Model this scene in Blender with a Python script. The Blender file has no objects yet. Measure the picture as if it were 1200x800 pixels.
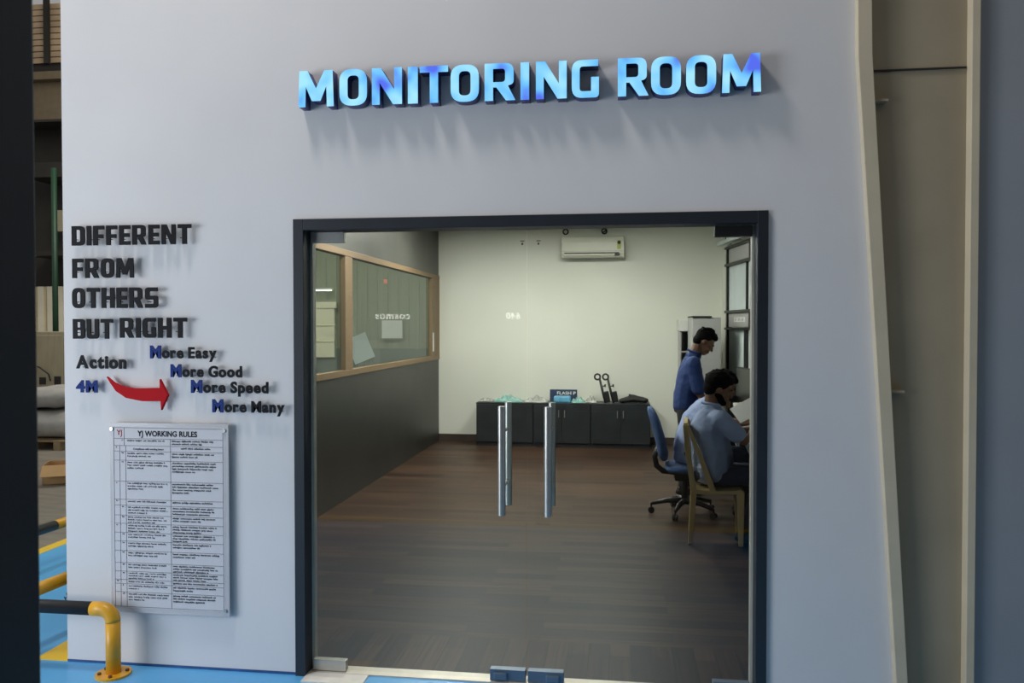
import bpy, bmesh, math, random
from mathutils import Vector, Matrix, Euler
random.seed(7)
R = math.radians
scn = bpy.context.scene
col = scn.collection

# ---------------------------------------------------------------- camera, world, key lights
cam_d = bpy.data.cameras.new('camera'); cam = bpy.data.objects.new('camera', cam_d); col.objects.link(cam)
cam_d.sensor_width = 36.0; cam_d.sensor_fit = 'HORIZONTAL'
cam_d.lens = 944.07 * 36.0 / 1200.0
cam_d.clip_start = 0.05; cam_d.clip_end = 200
yaw, pitch, roll = -0.1316, 0.0190, -0.0007
fw = Vector((math.sin(yaw)*math.cos(pitch), math.cos(yaw)*math.cos(pitch), -math.sin(pitch)))
rt = Vector((math.cos(yaw), -math.sin(yaw), 0)); up = rt.cross(fw)
r2 = math.cos(roll)*rt + math.sin(roll)*up; u2 = -math.sin(roll)*rt + math.cos(roll)*up
m = Matrix((r2, u2, -fw)).transposed().to_4x4(); m.translation = Vector((1.5115, -3.6227, 1.6494))
cam.matrix_world = m
cam_d.dof.use_dof = True; cam_d.dof.focus_distance = 4.2; cam_d.dof.aperture_fstop = 10.0
scn.camera = cam

WORLD_STRENGTH = 0.31
SKYLIGHT_POWER = 125
LOW_POWER = 184
HALL_POWER = 360
CEILING_LIGHT = 60
scn.view_settings.view_transform = 'Standard'
scn.view_settings.look = 'None'
scn.view_settings.gamma = 1.0
scn.view_settings.use_curve_mapping = False
scn.view_settings.exposure = 0.0

w = bpy.data.worlds.new('sky'); scn.world = w; w.use_nodes = True
bg = w.node_tree.nodes['Background']; bg.inputs[0].default_value = (1.0, 0.985, 0.97, 1); bg.inputs[1].default_value = WORLD_STRENGTH

def area(name, loc, target, sx, sy, power, color):
    d = bpy.data.lights.new(name, 'AREA'); d.shape = 'RECTANGLE'; d.size = sx; d.size_y = sy; d.energy = power; d.color = color
    o = bpy.data.objects.new(name, d); col.objects.link(o); o.location = loc
    o.rotation_euler = (Vector(target) - Vector(loc)).to_track_quat('-Z', 'Y').to_euler()
    return o
area('roof_skylight', (-0.83, -1.25, 6.6), (0.4, 0.0, 1.6), 0.6, 0.9, SKYLIGHT_POWER, (1.0, 0.96, 0.92))
area('low_side_daylight', (-4.2, -3.4, 1.5), (-0.2, 0.0, 1.1), 2.8, 2.4, LOW_POWER, (0.79, 0.86, 0.95))
area('hall_fill_light', (-5.5, 8.0, 7.5), (-5.0, 12.5, 0.5), 4.0, 4.0, HALL_POWER, (1.0, 0.96, 0.88))  # added lamp that brightens the factory beyond the side windows

# ---------------------------------------------------------------- materials
def lin(c):
    c = c/255.0
    return c/12.92 if c <= 0.04045 else ((c+0.055)/1.055)**2.4
def S(r, g, b): return (lin(r), lin(g), lin(b), 1.0)
def mat(name, color, rough=0.6, metal=0.0, var=0.0, scale=8.0, bump=0.0, bscale=60.0, spec=0.5, stretch=(1, 1, 1), emit=0.0):
    M = bpy.data.materials.new(name); M.use_nodes = True
    nt = M.node_tree; b = nt.nodes['Principled BSDF']
    b.inputs['Base Color'].default_value = color; b.inputs['Roughness'].default_value = rough
    b.inputs['Metallic'].default_value = metal; b.inputs['Specular IOR Level'].default_value = spec
    if emit > 0:
        b.inputs['Emission Color'].default_value = color; b.inputs['Emission Strength'].default_value = emit
    tc = nt.nodes.new('ShaderNodeTexCoord'); mp = nt.nodes.new('ShaderNodeMapping')
    mp.inputs['Scale'].default_value = stretch
    nt.links.new(tc.outputs['Object'], mp.inputs['Vector'])
    if var > 0:
        n = nt.nodes.new('ShaderNodeTexNoise'); n.inputs['Scale'].default_value = scale; n.inputs['Detail'].default_value = 5
        nt.links.new(mp.outputs['Vector'], n.inputs['Vector'])
        rp = nt.nodes.new('ShaderNodeValToRGB')
        rp.color_ramp.elements[0].position = 0.3; rp.color_ramp.elements[1].position = 0.7
        rp.color_ramp.elements[0].color = tuple(c*(1-var) for c in color[:3]) + (1,)
        rp.color_ramp.elements[1].color = tuple(min(1, c*(1+var)) for c in color[:3]) + (1,)
        nt.links.new(n.outputs['Fac'], rp.inputs['Fac']); nt.links.new(rp.outputs['Color'], b.inputs['Base Color'])
    if bump > 0:
        n2 = nt.nodes.new('ShaderNodeTexNoise'); n2.inputs['Scale'].default_value = bscale; n2.inputs['Detail'].default_value = 4
        nt.links.new(mp.outputs['Vector'], n2.inputs['Vector'])
        bp = nt.nodes.new('ShaderNodeBump'); bp.inputs['Strength'].default_value = bump; bp.inputs['Distance'].default_value = 0.01
        nt.links.new(n2.outputs['Fac'], bp.inputs['Height']); nt.links.new(bp.outputs['Normal'], b.inputs['Normal'])
    return M

def plank_mat(name, along_x=True):
    M = bpy.data.materials.new(name); M.use_nodes = True; nt = M.node_tree; b = nt.nodes['Principled BSDF']
    tc = nt.nodes.new('ShaderNodeTexCoord'); mp = nt.nodes.new('ShaderNodeMapping')
    if not along_x: mp.inputs['Rotation'].default_value = (0, 0, R(90))
    nt.links.new(tc.outputs['Object'], mp.inputs['Vector'])
    br = nt.nodes.new('ShaderNodeTexBrick'); br.inputs['Scale'].default_value = 1.0
    br.inputs['Brick Width'].default_value = 1.1; br.inputs['Row Height'].default_value = 0.105
    br.inputs['Mortar Size'].default_value = 0.0018; br.inputs['Bias'].default_value = 0.0
    br.inputs['Color1'].default_value = (0.026, 0.013, 0.008, 1); br.inputs['Color2'].default_value = (0.078, 0.042, 0.025, 1)
    br.inputs['Mortar'].default_value = (0.006, 0.004, 0.003, 1); br.offset = 0.37
    nt.links.new(mp.outputs['Vector'], br.inputs['Vector'])
    mp2 = nt.nodes.new('ShaderNodeMapping'); mp2.inputs['Scale'].default_value = (1.3, 34, 1)
    nt.links.new(mp.outputs['Vector'], mp2.inputs['Vector'])
    n = nt.nodes.new('ShaderNodeTexNoise'); n.inputs['Scale'].default_value = 1.6; n.inputs['Detail'].default_value = 6
    nt.links.new(mp2.outputs['Vector'], n.inputs['Vector'])
    rp = nt.nodes.new('ShaderNodeValToRGB'); rp.color_ramp.elements[0].position = 0.3; rp.color_ramp.elements[1].position = 0.72
    rp.color_ramp.elements[0].color = (0.5, 0.48, 0.46, 1); rp.color_ramp.elements[1].color = (1.2, 1.2, 1.2, 1)
    nt.links.new(n.outputs['Fac'], rp.inputs['Fac'])
    mx = nt.nodes.new('ShaderNodeMix'); mx.data_type = 'RGBA'; mx.blend_type = 'MULTIPLY'; mx.inputs['Factor'].default_value = 1.0
    nt.links.new(br.outputs['Color'], mx.inputs['A']); nt.links.new(rp.outputs['Color'], mx.inputs['B'])
    nt.links.new(mx.outputs['Result'], b.inputs['Base Color'])
    b.inputs['Roughness'].default_value = 0.45; b.inputs['Specular IOR Level'].default_value = 0.2
    return M

def glass_mat(name, tint=(0.96, 0.98, 0.97), ior=1.54):
    M = bpy.data.materials.new(name); M.use_nodes = True; nt = M.node_tree
    for n in list(nt.nodes): nt.nodes.remove(n)
    out = nt.nodes.new('ShaderNodeOutputMaterial'); mix = nt.nodes.new('ShaderNodeMixShader')
    tr = nt.nodes.new('ShaderNodeBsdfTransparent'); tr.inputs[0].default_value = tint + (1,)
    gl = nt.nodes.new('ShaderNodeBsdfGlossy'); gl.inputs['Roughness'].default_value = 0.0
    fr = nt.nodes.new('ShaderNodeFresnel'); fr.inputs['IOR'].default_value = ior
    ge = nt.nodes.new('ShaderNodeNewGeometry'); fb = nt.nodes.new('ShaderNodeMath'); fb.operation = 'SUBTRACT'; fb.inputs[0].default_value = 1.0
    ml = nt.nodes.new('ShaderNodeMath'); ml.operation = 'MULTIPLY'
    nt.links.new(ge.outputs['Backfacing'], fb.inputs[1]); nt.links.new(fb.outputs[0], ml.inputs[0]); nt.links.new(fr.outputs[0], ml.inputs[1])
    nt.links.new(ml.outputs[0], mix.inputs[0]); nt.links.new(tr.outputs[0], mix.inputs[1]); nt.links.new(gl.outputs[0], mix.inputs[2])
    nt.links.new(mix.outputs[0], out.inputs[0])
    return M

def led_mat(name):
    M = bpy.data.materials.new(name); M.use_nodes = True; nt = M.node_tree; b = nt.nodes['Principled BSDF']
    tc = nt.nodes.new('ShaderNodeNewGeometry')
    n = nt.nodes.new('ShaderNodeTexNoise'); n.inputs['Scale'].default_value = 9.0; n.inputs['Detail'].default_value = 1.0
    nt.links.new(tc.outputs['Position'], n.inputs['Vector'])
    rp = nt.nodes.new('ShaderNodeValToRGB')
    rp.color_ramp.elements[0].position = 0.28; rp.color_ramp.elements[0].color = S(85, 105, 238)
    rp.color_ramp.elements[1].position = 0.43; rp.color_ramp.elements[1].color = S(112, 198, 253)
    e = rp.color_ramp.elements.new(0.68); e.color = S(168, 236, 255)
    nt.links.new(n.outputs['Fac'], rp.inputs['Fac'])
    b.inputs['Base Color'].default_value = S(40, 70, 110); b.inputs['Roughness'].default_value = 0.35
    nt.links.new(rp.outputs['Color'], b.inputs['Emission Color']); b.inputs['Emission Strength'].default_value = 0.95
    return M

M = {}
M['facade'] = mat('painted_plaster', (0.71, 0.70, 0.70, 1), 0.75, var=0.035, scale=1.6, bump=0.05, bscale=180)
M['inner_white'] = mat('cream_wall_paint', (0.69, 0.70, 0.62, 1), 0.6, var=0.03, scale=1.2)
M['ceiling'] = mat('ceiling_paint', (0.72, 0.72, 0.66, 1), 0.7, var=0.02)
M['laminate'] = mat('charcoal_laminate', (0.022, 0.022, 0.019, 1), 0.42, var=0.25, scale=3.5)
M['laminate_grey'] = mat('dark_grey_laminate', (0.062, 0.063, 0.054, 1), 0.5, var=0.15, scale=2.5)
M['wood_frame'] = mat('tan_wood_frame', (0.17, 0.112, 0.058, 1), 0.55, var=0.15, scale=14, stretch=(8, 1, 8))
M['skirting'] = mat('dark_brown_skirting', (0.05, 0.035, 0.028, 1), 0.5, var=0.1)
M['planks'] = plank_mat('wood_planks_across', True)
M['planks_deep'] = plank_mat('wood_planks_inward', False)
M['blue_floor'] = mat('blue_epoxy', (0.11, 0.43, 0.80, 1), 0.33, var=0.06, scale=2.5)
M['yellow_line'] = mat('yellow_floor_paint', (0.80, 0.52, 0.03, 1), 0.45, var=0.08, scale=6)
M['concrete'] = mat('bare_concrete', (0.20, 0.175, 0.14, 1), 0.8, var=0.2, scale=3, stretch=(1, 4, 1))
M['door_frame'] = mat('dark_door_frame', (0.016, 0.021, 0.028, 1), 0.45, var=0.1)
M['glass'] = glass_mat('door_glass')
M['window_glass'] = glass_mat('window_glass', (0.86, 0.91, 0.85), 1.3)
M['steel'] = mat('brushed_steel', (0.50, 0.50, 0.47, 1), 0.3, 0.7, var=0.08, scale=20)
M['steel_dark'] = mat('dark_steel', (0.05, 0.05, 0.045, 1), 0.4, 0.6, var=0.1)
M['blue_steel'] = mat('steel_patch_plate', (0.16, 0.21, 0.28, 1), 0.4, 0.55, var=0.1)
M['alu'] = mat('aluminium_threshold', (0.62, 0.58, 0.50, 1), 0.4, 0.3, var=0.1)
M['plate_white'] = mat('white_threshold_plate', (0.75, 0.72, 0.66, 1), 0.5, var=0.1)
M['black_letter'] = mat('black_acrylic', (0.008, 0.008, 0.010, 1), 0.6, var=0.1, spec=0.15)
M['blue_letter'] = mat('blue_acrylic', (0.022, 0.045, 0.19, 1), 0.7, var=0.1, spec=0.12)
M['red'] = mat('red_acrylic', (0.46, 0.008, 0.014, 1), 0.7, var=0.05, spec=0.12)
M['led'] = led_mat('backlit_blue_acrylic')
M['sign_side'] = mat('blue_sign_return', (0.02, 0.02, 0.13, 1), 0.35, var=0.1)
M['board'] = mat('clear_acrylic_board', (0.52, 0.51, 0.52, 1), 0.25, var=0.03)
M['paper'] = mat('printed_paper', (0.60, 0.59, 0.61, 1), 0.6, var=0.03)
M['ink'] = mat('black_ink', (0.12, 0.12, 0.14, 1), 0.7, var=0.1)
M['ink_red'] = mat('red_ink', (0.40, 0.04, 0.05, 1), 0.7, var=0.1)
M['ink_grey'] = mat('grey_line_ink', (0.16, 0.15, 0.16, 1), 0.7, var=0.1)
M['yellow_pipe'] = mat('yellow_enamel', (0.72, 0.36, 0.02, 1), 0.38, var=0.14, scale=9)
M['black_pipe'] = mat('black_enamel', (0.03, 0.03, 0.032, 1), 0.45, var=0.2)
M['cream_steel'] = mat('cream_painted_steel', (0.60, 0.52, 0.375, 1), 0.5, var=0.06, scale=5)
M['web_steel'] = mat('olive_painted_web', (0.36, 0.30, 0.205, 1), 0.6, var=0.1, scale=2.0)
M['grey_wall'] = mat('blue_grey_cladding', (0.29, 0.31, 0.335, 1), 0.6, var=0.06, scale=1.5)
M['post'] = mat('dark_foreground_steel', (0.010, 0.012, 0.016, 1), 0.5, var=0.1)
M['cabinet'] = mat('black_cabinet_laminate', (0.020, 0.024, 0.027, 1), 0.4, var=0.25, scale=5)
M['ac_white'] = mat('air_conditioner_plastic', (0.66, 0.66, 0.56, 1), 0.35, var=0.02)
M['dark_slot'] = mat('dark_slot', (0.015, 0.015, 0.015, 1), 0.6, var=0.1)
M['sticker'] = mat('yellow_green_sticker', (0.42, 0.46, 0.08, 1), 0.5, var=0.1)
M['chair_plastic'] = mat('tan_moulded_plastic', (0.55, 0.42, 0.20, 1), 0.4, var=0.08, scale=6)
M['blue_fabric'] = mat('blue_upholstery', (0.055, 0.11, 0.26, 1), 0.85, var=0.15, scale=40, bump=0.1, bscale=400)
M['black_plastic'] = mat('black_plastic', (0.012, 0.012, 0.013, 1), 0.45, var=0.1)
M['skin'] = mat('brown_skin', (0.20, 0.095, 0.055, 1), 0.5, var=0.08, scale=12)
M['hair'] = mat('black_hair', (0.004, 0.0035, 0.0035, 1), 0.8, var=0.3, scale=50, bump=0.6, bscale=90, spec=0.12)
M['shirt_light'] = mat('light_blue_cotton', (0.31, 0.39, 0.60, 1), 0.85, var=0.08, scale=9, bump=0.5, bscale=18)
M['shirt_lavender'] = mat('lavender_blue_cotton', (0.33, 0.41, 0.66, 1), 0.85, var=0.08, scale=9, bump=0.5, bscale=18)
M['shirt_royal'] = mat('royal_blue_cotton', (0.022, 0.050, 0.17, 1), 0.85, var=0.1, scale=9, bump=0.5, bscale=16)
M['navy'] = mat('navy_trousers', (0.022, 0.035, 0.075, 1), 0.85, var=0.15, scale=10, bump=0.4, bscale=20)
M['charcoal'] = mat('charcoal_trousers', (0.03, 0.03, 0.033, 1), 0.85, var=0.15, scale=10)
M['shoe'] = mat('black_shoe', (0.02, 0.018, 0.016, 1), 0.4, var=0.1)
M['eye'] = mat('eye_white', (0.22, 0.20, 0.18, 1), 0.5, var=0.03)
M['locker'] = mat('grey_locker_paint', (0.34, 0.34, 0.33, 1), 0.45, var=0.04)
M['white_box'] = mat('white_metal', (0.62, 0.62, 0.58, 1), 0.5, var=0.03)
M['desk_top'] = mat('white_desk_laminate', (0.46, 0.46, 0.42, 1), 0.4, var=0.04)
M['desk_body'] = mat('navy_desk_panel', (0.022, 0.03, 0.05, 1), 0.5, var=0.1)
M['black_metal'] = mat('black_mullion', (0.014, 0.015, 0.015, 1), 0.4, var=0.1)
M['frosted'] = mat('frosted_pane', (0.52, 0.58, 0.58, 1), 0.6, var=0.10, scale=2.2)
M['screen'] = mat('black_screen', (0.012, 0.014, 0.012, 1), 0.15, var=0.1)
M['white_paper'] = mat('white_paper', (0.72, 0.72, 0.70, 1), 0.7, var=0.02)
M['plastic_teal'] = mat('teal_plastic_film', (0.22, 0.42, 0.38, 1), 0.25, var=0.3, scale=22, bump=0.8, bscale=30)
M['plastic_clear'] = mat('grey_plastic_film', (0.35, 0.36, 0.33, 1), 0.25, var=0.3, scale=22, bump=0.8, bscale=30)
M['packet_blue'] = mat('blue_packet', (0.12, 0.36, 0.55, 1), 0.3, var=0.2, scale=15)
M['label_navy'] = mat('navy_nameplate', (0.03, 0.05, 0.10, 1), 0.4, var=0.1)
M['black_cloth'] = mat('black_cloth', (0.018, 0.018, 0.018, 1), 0.8, var=0.3, scale=20, bump=0.4, bscale=30)
M['tube'] = mat('lit_tube', (1.0, 0.97, 0.86, 1), 0.4, emit=2.2)
M['panel'] = mat('lit_panel', (1.0, 0.99, 0.91, 1), 0.4, emit=CEILING_LIGHT)
M['machine'] = mat('machine_grey_enamel', (0.13, 0.13, 0.12, 1), 0.5, var=0.08)
M['lit_letter'] = mat('lit_white_letter', (1.0, 1.0, 0.95, 1), 0.4, emit=10.0)
M['lamp_red'] = mat('lit_red_lamp', (1.0, 0.03, 0.05, 1), 0.4, emit=9.0)
M['corrugated'] = mat('beige_cladding', (0.34, 0.30, 0.20, 1), 0.6, var=0.12, scale=2, stretch=(6, 1, 1))
M['hall_dark'] = mat('dark_hall_steel', (0.022, 0.019, 0.014, 1), 0.7, var=0.3, scale=1.5)
M['hall_wall'] = mat('olive_hall_cladding', (0.25, 0.265, 0.20, 1), 0.7, var=0.12, scale=2, stretch=(8, 1, .2))
M['hall_slate'] = mat('slate_dado_paint', (0.14, 0.17, 0.16, 1), 0.7, var=0.1, scale=2)
M['hall_panel'] = mat('bright_beige_shutter', (0.82, 0.76, 0.58, 1), 0.6, var=0.05, scale=3)
M['girder'] = mat('beige_girder', (0.15, 0.115, 0.07, 1), 0.6, var=0.1)
M['louvre'] = mat('brown_louvre', (0.60, 0.44, 0.28, 1), 0.5, var=0.25, scale=2)
M['green'] = mat('green_pole_paint', (0.008, 0.045, 0.020, 1), 0.5, var=0.1)
M['bag'] = mat('white_woven_sack', (0.36, 0.35, 0.32, 1), 0.7, var=0.15, scale=6, bump=0.5, bscale=14)
M['pallet'] = mat('pallet_wood', (0.26, 0.19, 0.10, 1), 0.8, var=0.25, scale=9)
M['cardboard'] = mat('cardboard', (0.46, 0.28, 0.12, 1), 0.8, var=0.08)
M['bolt'] = mat('rusty_bolt', (0.14, 0.07, 0.03, 1), 0.6, var=0.2)
M['dark_blue'] = mat('dark_blue_paint_edge', (0.02, 0.08, 0.24, 1), 0.5, var=0.3)
M['cable'] = mat('black_cable', (0.012, 0.012, 0.012, 1), 0.6, var=0.1)

# ---------------------------------------------------------------- mesh helpers
def tag(o, label=None, cat=None, group=None, kind=None):
    if label: o['label'] = label
    if cat: o['category'] = cat
    if group: o['group'] = group
    if kind: o['kind'] = kind
    return o
def empty(name, loc=(0, 0, 0), rz=0.0):
    o = bpy.data.objects.new(name, None); col.objects.link(o); o.location = loc; o.rotation_euler = (0, 0, rz); return o
def link(name, bm, material, parent=None, smooth=False, bevel=0.0, loc=None):
    me = bpy.data.meshes.new(name); bmesh.ops.recalc_face_normals(bm, faces=bm.faces[:]); bm.to_mesh(me); bm.free()
    mats = material if isinstance(material, (list, tuple)) else [material]
    for k in mats: me.materials.append(k)
    if smooth:
        for p in me.polygons: p.use_smooth = True
    o = bpy.data.objects.new(name, me); col.objects.link(o)
    if parent: o.parent = parent
    if loc: o.location = loc
    if bevel > 0:
        b = o.modifiers.new('bevel', 'BEVEL'); b.width = bevel; b.segments = 2; b.limit_method = 'ANGLE'
    return o
def box(bm, x0, x1, y0, y1, z0, z1, mi=0, mtx=None):
    vs = [bm.verts.new((x, y, z)) for z in (z0, z1) for x, y in ((x0, y0), (x1, y0), (x1, y1), (x0, y1))]
    if mtx:
        for v in vs: v.co = mtx @ v.co
    for f in ((3, 2, 1, 0), (4, 5, 6, 7), (0, 1, 5, 4), (1, 2, 6, 5), (2, 3, 7, 6), (3, 0, 4, 7)):
        bm.faces.new([vs[i] for i in f]).material_index = mi
    return vs
def boxes(*args):
    bm = bmesh.new()
    for a in args: box(bm, *a)
    return bm
def prism(bm, pts, axis, a, b):
    # polygon pts extruded along axis from a to b
    def P(p, t): return {'x': (t, p[0], p[1]), 'y': (p[0], t, p[1]), 'z': (p[0], p[1], t)}[axis]
    A = [bm.verts.new(P(p, a)) for p in pts]; B = [bm.verts.new(P(p, b)) for p in pts]
    bm.faces.new(A); bm.faces.new(B[::-1]); n = len(pts)
    for i in range(n): bm.faces.new((A[i], A[(i+1) % n], B[(i+1) % n], B[i]))
def tube(bm, pts, r, seg=12, cap=True, mi=0):
    pts = [Vector(p) for p in pts]; rings = []
    rs = r if isinstance(r, (list, tuple)) else [r]*len(pts)
    prev = None
    for i, p in enumerate(pts):
        if i == 0: d = pts[1]-pts[0]
        elif i == len(pts)-1: d = pts[-1]-pts[-2]
        else: d = (pts[i+1]-p).normalized() + (p-pts[i-1]).normalized()
        d.normalize()
        if prev is None:
            a = Vector((0, 0, 1)) if abs(d.z) < .9 else Vector((1, 0, 0))
            n = d.cross(a).normalized()
        else:
            n = (prev - d*prev.dot(d)).normalized()
        prev = n; b = d.cross(n)
        rings.append([bm.verts.new(p + (n*math.cos(t)+b*math.sin(t))*rs[i]) for t in [2*math.pi*k/seg for k in range(seg)]])
    for i in range(len(rings)-1):
        for k in range(seg):
            bm.faces.new((rings[i][k], rings[i][(k+1) % seg], rings[i+1][(k+1) % seg], rings[i+1][k])).material_index = mi
    if cap:
        bm.faces.new(rings[0][::-1]).material_index = mi; bm.faces.new(rings[-1]).material_index = mi
def arc(c, r, a0, a1, n, plane='xz'):
    out = []
    for k in range(n+1):
        t = R(a0 + (a1-a0)*k/n); u, v = r*math.cos(t), r*math.sin(t)
        out.append({'xz': (c[0]+u, c[1], c[2]+v), 'xy': (c[0]+u, c[1]+v, c[2]), 'yz': (c[0], c[1]+u, c[2]+v)}[plane])
    return out
def ell(bm, c, rad, mtx=None, sub=2):
    r = bmesh.ops.create_icosphere(bm, subdivisions=sub, radius=1.0)
    for v in r['verts']:
        v.co = Vector((v.co.x*rad[0], v.co.y*rad[1], v.co.z*rad[2])) + Vector(c)
        if mtx: v.co = mtx @ v.co
def eh(bm, c0, r0, c1, r1, mtx=None):
    t = bmesh.new()
    if not isinstance(r0, (tuple, list)): r0 = (r0,)*3
    if not isinstance(r1, (tuple, list)): r1 = (r1,)*3
    ell(t, c0, r0, mtx); ell(t, c1, r1, mtx)
    g = bmesh.ops.convex_hull(t, input=t.verts[:])
    junk = [e for e in set(g['geom_interior'] + g['geom_unused']) if isinstance(e, bmesh.types.BMVert)]
    bmesh.ops.delete(t, geom=junk, context='VERTS')
    me = bpy.data.meshes.new('tmp'); t.to_mesh(me); t.free(); bm.from_mesh(me); bpy.data.meshes.remove(me)
def chain(bm, pts, rs, mtx=None):
    for i in range(len(pts)-1): eh(bm, pts[i], rs[i], pts[i+1], rs[i+1], mtx)
def fuse(name, bm, material, voxel, parent=None, smooth_it=4, disp=0.0, dscale=0.05):
    me = bpy.data.meshes.new('raw'); bm.to_mesh(me); bm.free()
    o = bpy.data.objects.new('raw', me); col.objects.link(o)
    r = o.modifiers.new('remesh', 'REMESH'); r.mode = 'VOXEL'; r.voxel_size = voxel; r.use_smooth_shade = True
    s = o.modifiers.new('smooth', 'SMOOTH'); s.factor = 0.5; s.iterations = smooth_it
    if disp > 0:
        t = bpy.data.textures.new('folds', 'CLOUDS'); t.noise_scale = dscale
        d = o.modifiers.new('folds', 'DISPLACE'); d.texture = t; d.strength = disp; d.texture_coords = 'LOCAL'
    dg = bpy.context.evaluated_depsgraph_get(); dg.update()
    new = bpy.data.meshes.new_from_object(o.evaluated_get(dg)); new.name = name
    bpy.data.objects.remove(o); bpy.data.meshes.remove(me)
    new.materials.clear(); new.materials.append(material)
    for p in new.polygons: p.use_smooth = True
    n = bpy.data.objects.new(name, new); col.objects.link(n)
    if parent: n.parent = parent
    return n
def struct(name, bm, material, parent=None, bevel=0.0, label=None):
    o = link(name, bm, material, parent, bevel=bevel)
    if not parent: o['kind'] = 'structure'
    if label: o['label'] = label
    return o

# ---------------------------------------------------------------- the setting
HW = 3.9      # facade height
struct('floor', boxes((-1.06, 4.0, 0.56, 7.9, -0.10, 0.0)), M['planks'])
struct('floor_doorway', boxes((-1.06, 4.0, 0.115, 0.56, -0.10, 0.0)), M['planks_deep'])
struct('floor_concrete', boxes((-20, 8, -12, 0.0, -0.2, -0.012), (-20, -1.18, 0.0, 16, -0.2, -0.012)), M['concrete'])
struct('floor_blue_front', boxes((-2.65, 7.5, -2.84, 0.115, -0.011, -0.001)), M['blue_floor'])
struct('floor_blue_aisle', boxes((-2.65, -1.36, 0.115, 14, -0.011, -0.001)), M['blue_floor'])
struct('floor_yellow_strip', boxes((-1.36, -1.18, 0.0, 9.0, -0.011, 0.0005)), M['yellow_line'])
struct('floor_yellow_front_line', boxes((-2.75, 7.5, -2.98, -2.84, -0.011, 0.0)), M['yellow_line'])
struct('floor_yellow_aisle_line', boxes((-2.75, -2.65, -2.84, 14, -0.011, 0.0)), M['yellow_line'])

bm = boxes((-1.18, 0.0, 0, 0.115, -0.005, HW), (0.0, 2.154, 0, 0.115, 2.15, HW))
prism(bm, [(2.154, -0.005), (2.715, -0.005), (2.530, 2.79), (2.525, 3.02), (2.525, HW), (2.154, HW)], 'y', 0.0, 0.019)
prism(bm, [(2.154, -0.005), (2.50, -0.005), (2.50, HW), (2.154, HW)], 'y', 0.019, 0.115)
struct('wall_front', bm, M['facade'])
struct('trim_paint_edge', boxes((-1.178, -0.003, -0.004, 0.0, 0.0, 0.011)), M['dark_blue'])
struct('wall_right_outer', boxes((2.995, 7.0, 0.0, 0.115, -0.005, HW)), M['grey_wall'])
struct('wall_back', boxes((-1.18, 4.0, 7.75, 7.87, -0.1, 3.1)), M['inner_white'])
struct('baseboard_back', boxes((-1.06, 2.92, 7.735, 7.75, 0.0, 0.10)), M['skirting'])
struct('ceiling', boxes((-1.18, 4.1, 0.115, 7.87, 3.06, 3.16)), M['ceiling'])
# left partition: dark dado, glazed band, grey panel over it
struct('wall_left', boxes((-1.18, -1.06, 0.115, 7.75, -0.1, 1.175)), M['laminate'])
struct('wall_left_upper', boxes((-1.18, -1.06, 0.115, 7.75, 2.375, 3.06)), M['laminate_grey'])
struct('trim_left_rail', boxes((-1.12, -1.045, 0.115, 7.75, 1.175, 1.235)), M['wood_frame'], bevel=0.004)
struct('trim_left_head', boxes((-1.12, -1.045, 0.115, 7.75, 2.315, 2.375)), M['wood_frame'], bevel=0.004)
struct('trim_left_post', boxes((-1.105, -1.047, 3.72, 3.93, 1.235, 2.315)), M['wood_frame'], bevel=0.004)
struct('trim_left_end_post', boxes((-1.105, -1.047, 7.30, 7.75, 1.235, 2.315)), M['wood_frame'], bevel=0.004)
struct('window_1', boxes((-1.100, -1.092, 0.115, 3.72, 1.235, 2.315)), M['window_glass'])
struct('window_2', boxes((-1.100, -1.092, 3.93, 7.30, 1.235, 2.315)), M['window_glass'])

# right side: plain strip then a black framed screen wall that leaves the far corner at a slant
struct('wall_right', boxes((2.925, 3.05, 7.2, 7.75, 0, 3.06)), M['inner_white'])
SK = math.atan(0.13)
scr = Matrix.Translation((2.93, 7.2, 0)) @ Matrix.Rotation(-math.pi/2 + SK, 4, 'Z')   # local x runs towards the door along the screen, local -y faces the room
def sbox(bm, s0, s1, d0, d1, z0, z1): box(bm, s0, s1, d0, d1, z0, z1, 0, scr)
bm = bmesh.new(); sbox(bm, 0, 7.1, 0.04, 0.10, 0, 3.06); struct('wall_screen', bm, M['inner_white'])
bm = bmesh.new(); sbox(bm, 0, 7.1, 0.0, 0.038, 0, 1.05); struct('wall_screen_dado', bm, M['laminate'])
bm = bmesh.new()
for z0, z1 in ((2.645, 2.675), (2.42, 2.455), (1.815, 1.85), (1.60, 1.63)): sbox(bm, -0.02, 7.0, -0.045, 0.038, z0, z1)
for s, z0, z1, wd in ((0.0, 1.05, 2.66, .05), (0.90, 1.85, 2.42, .018), (1.02, 2.455, 2.645, .10), (1.02, 1.63, 1.815, .07), (0.83, 1.05, 1.60, .10),
                  (2.1, 1.05, 2.66, .06), (4.2, 1.05, 2.66, .06), (6.3, 1.05, 2.66, .06)):
    sbox(bm, s, s+wd, -0.03, 0.038, z0, z1)
struct('trim_screen_mullion', bm, M['black_metal'])
bm = bmesh.new(); sbox(bm, 0.05, 7.0, 0.0, 0.03, 1.85, 2.42); sbox(bm, 0.05, 7.0, 0.0, 0.03, 1.05, 1.60); struct('window_3', bm, M['frosted'])
bm = bmesh.new(); sbox(bm, 0.07, 1.0, -0.012, 0.03, 2.465, 2.64); o = link('blank_panel', bm, M['locker'], bevel=0.003)
tag(o, 'pale blank panel between the top two black rails of the screen wall at right', 'panel')
pl = empty('wall_nameplate', scr @ Vector((0.5, -0.02, 1.72)))
bm = bmesh.new(); sbox(bm, 0.08, 1.0, -0.014, 0.03, 1.635, 1.81)
for v in bm.verts: v.co -= pl.location
link('plate', bm, M['locker'], pl, bevel=0.003)
bm = bmesh.new(); x = 0.36
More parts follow.
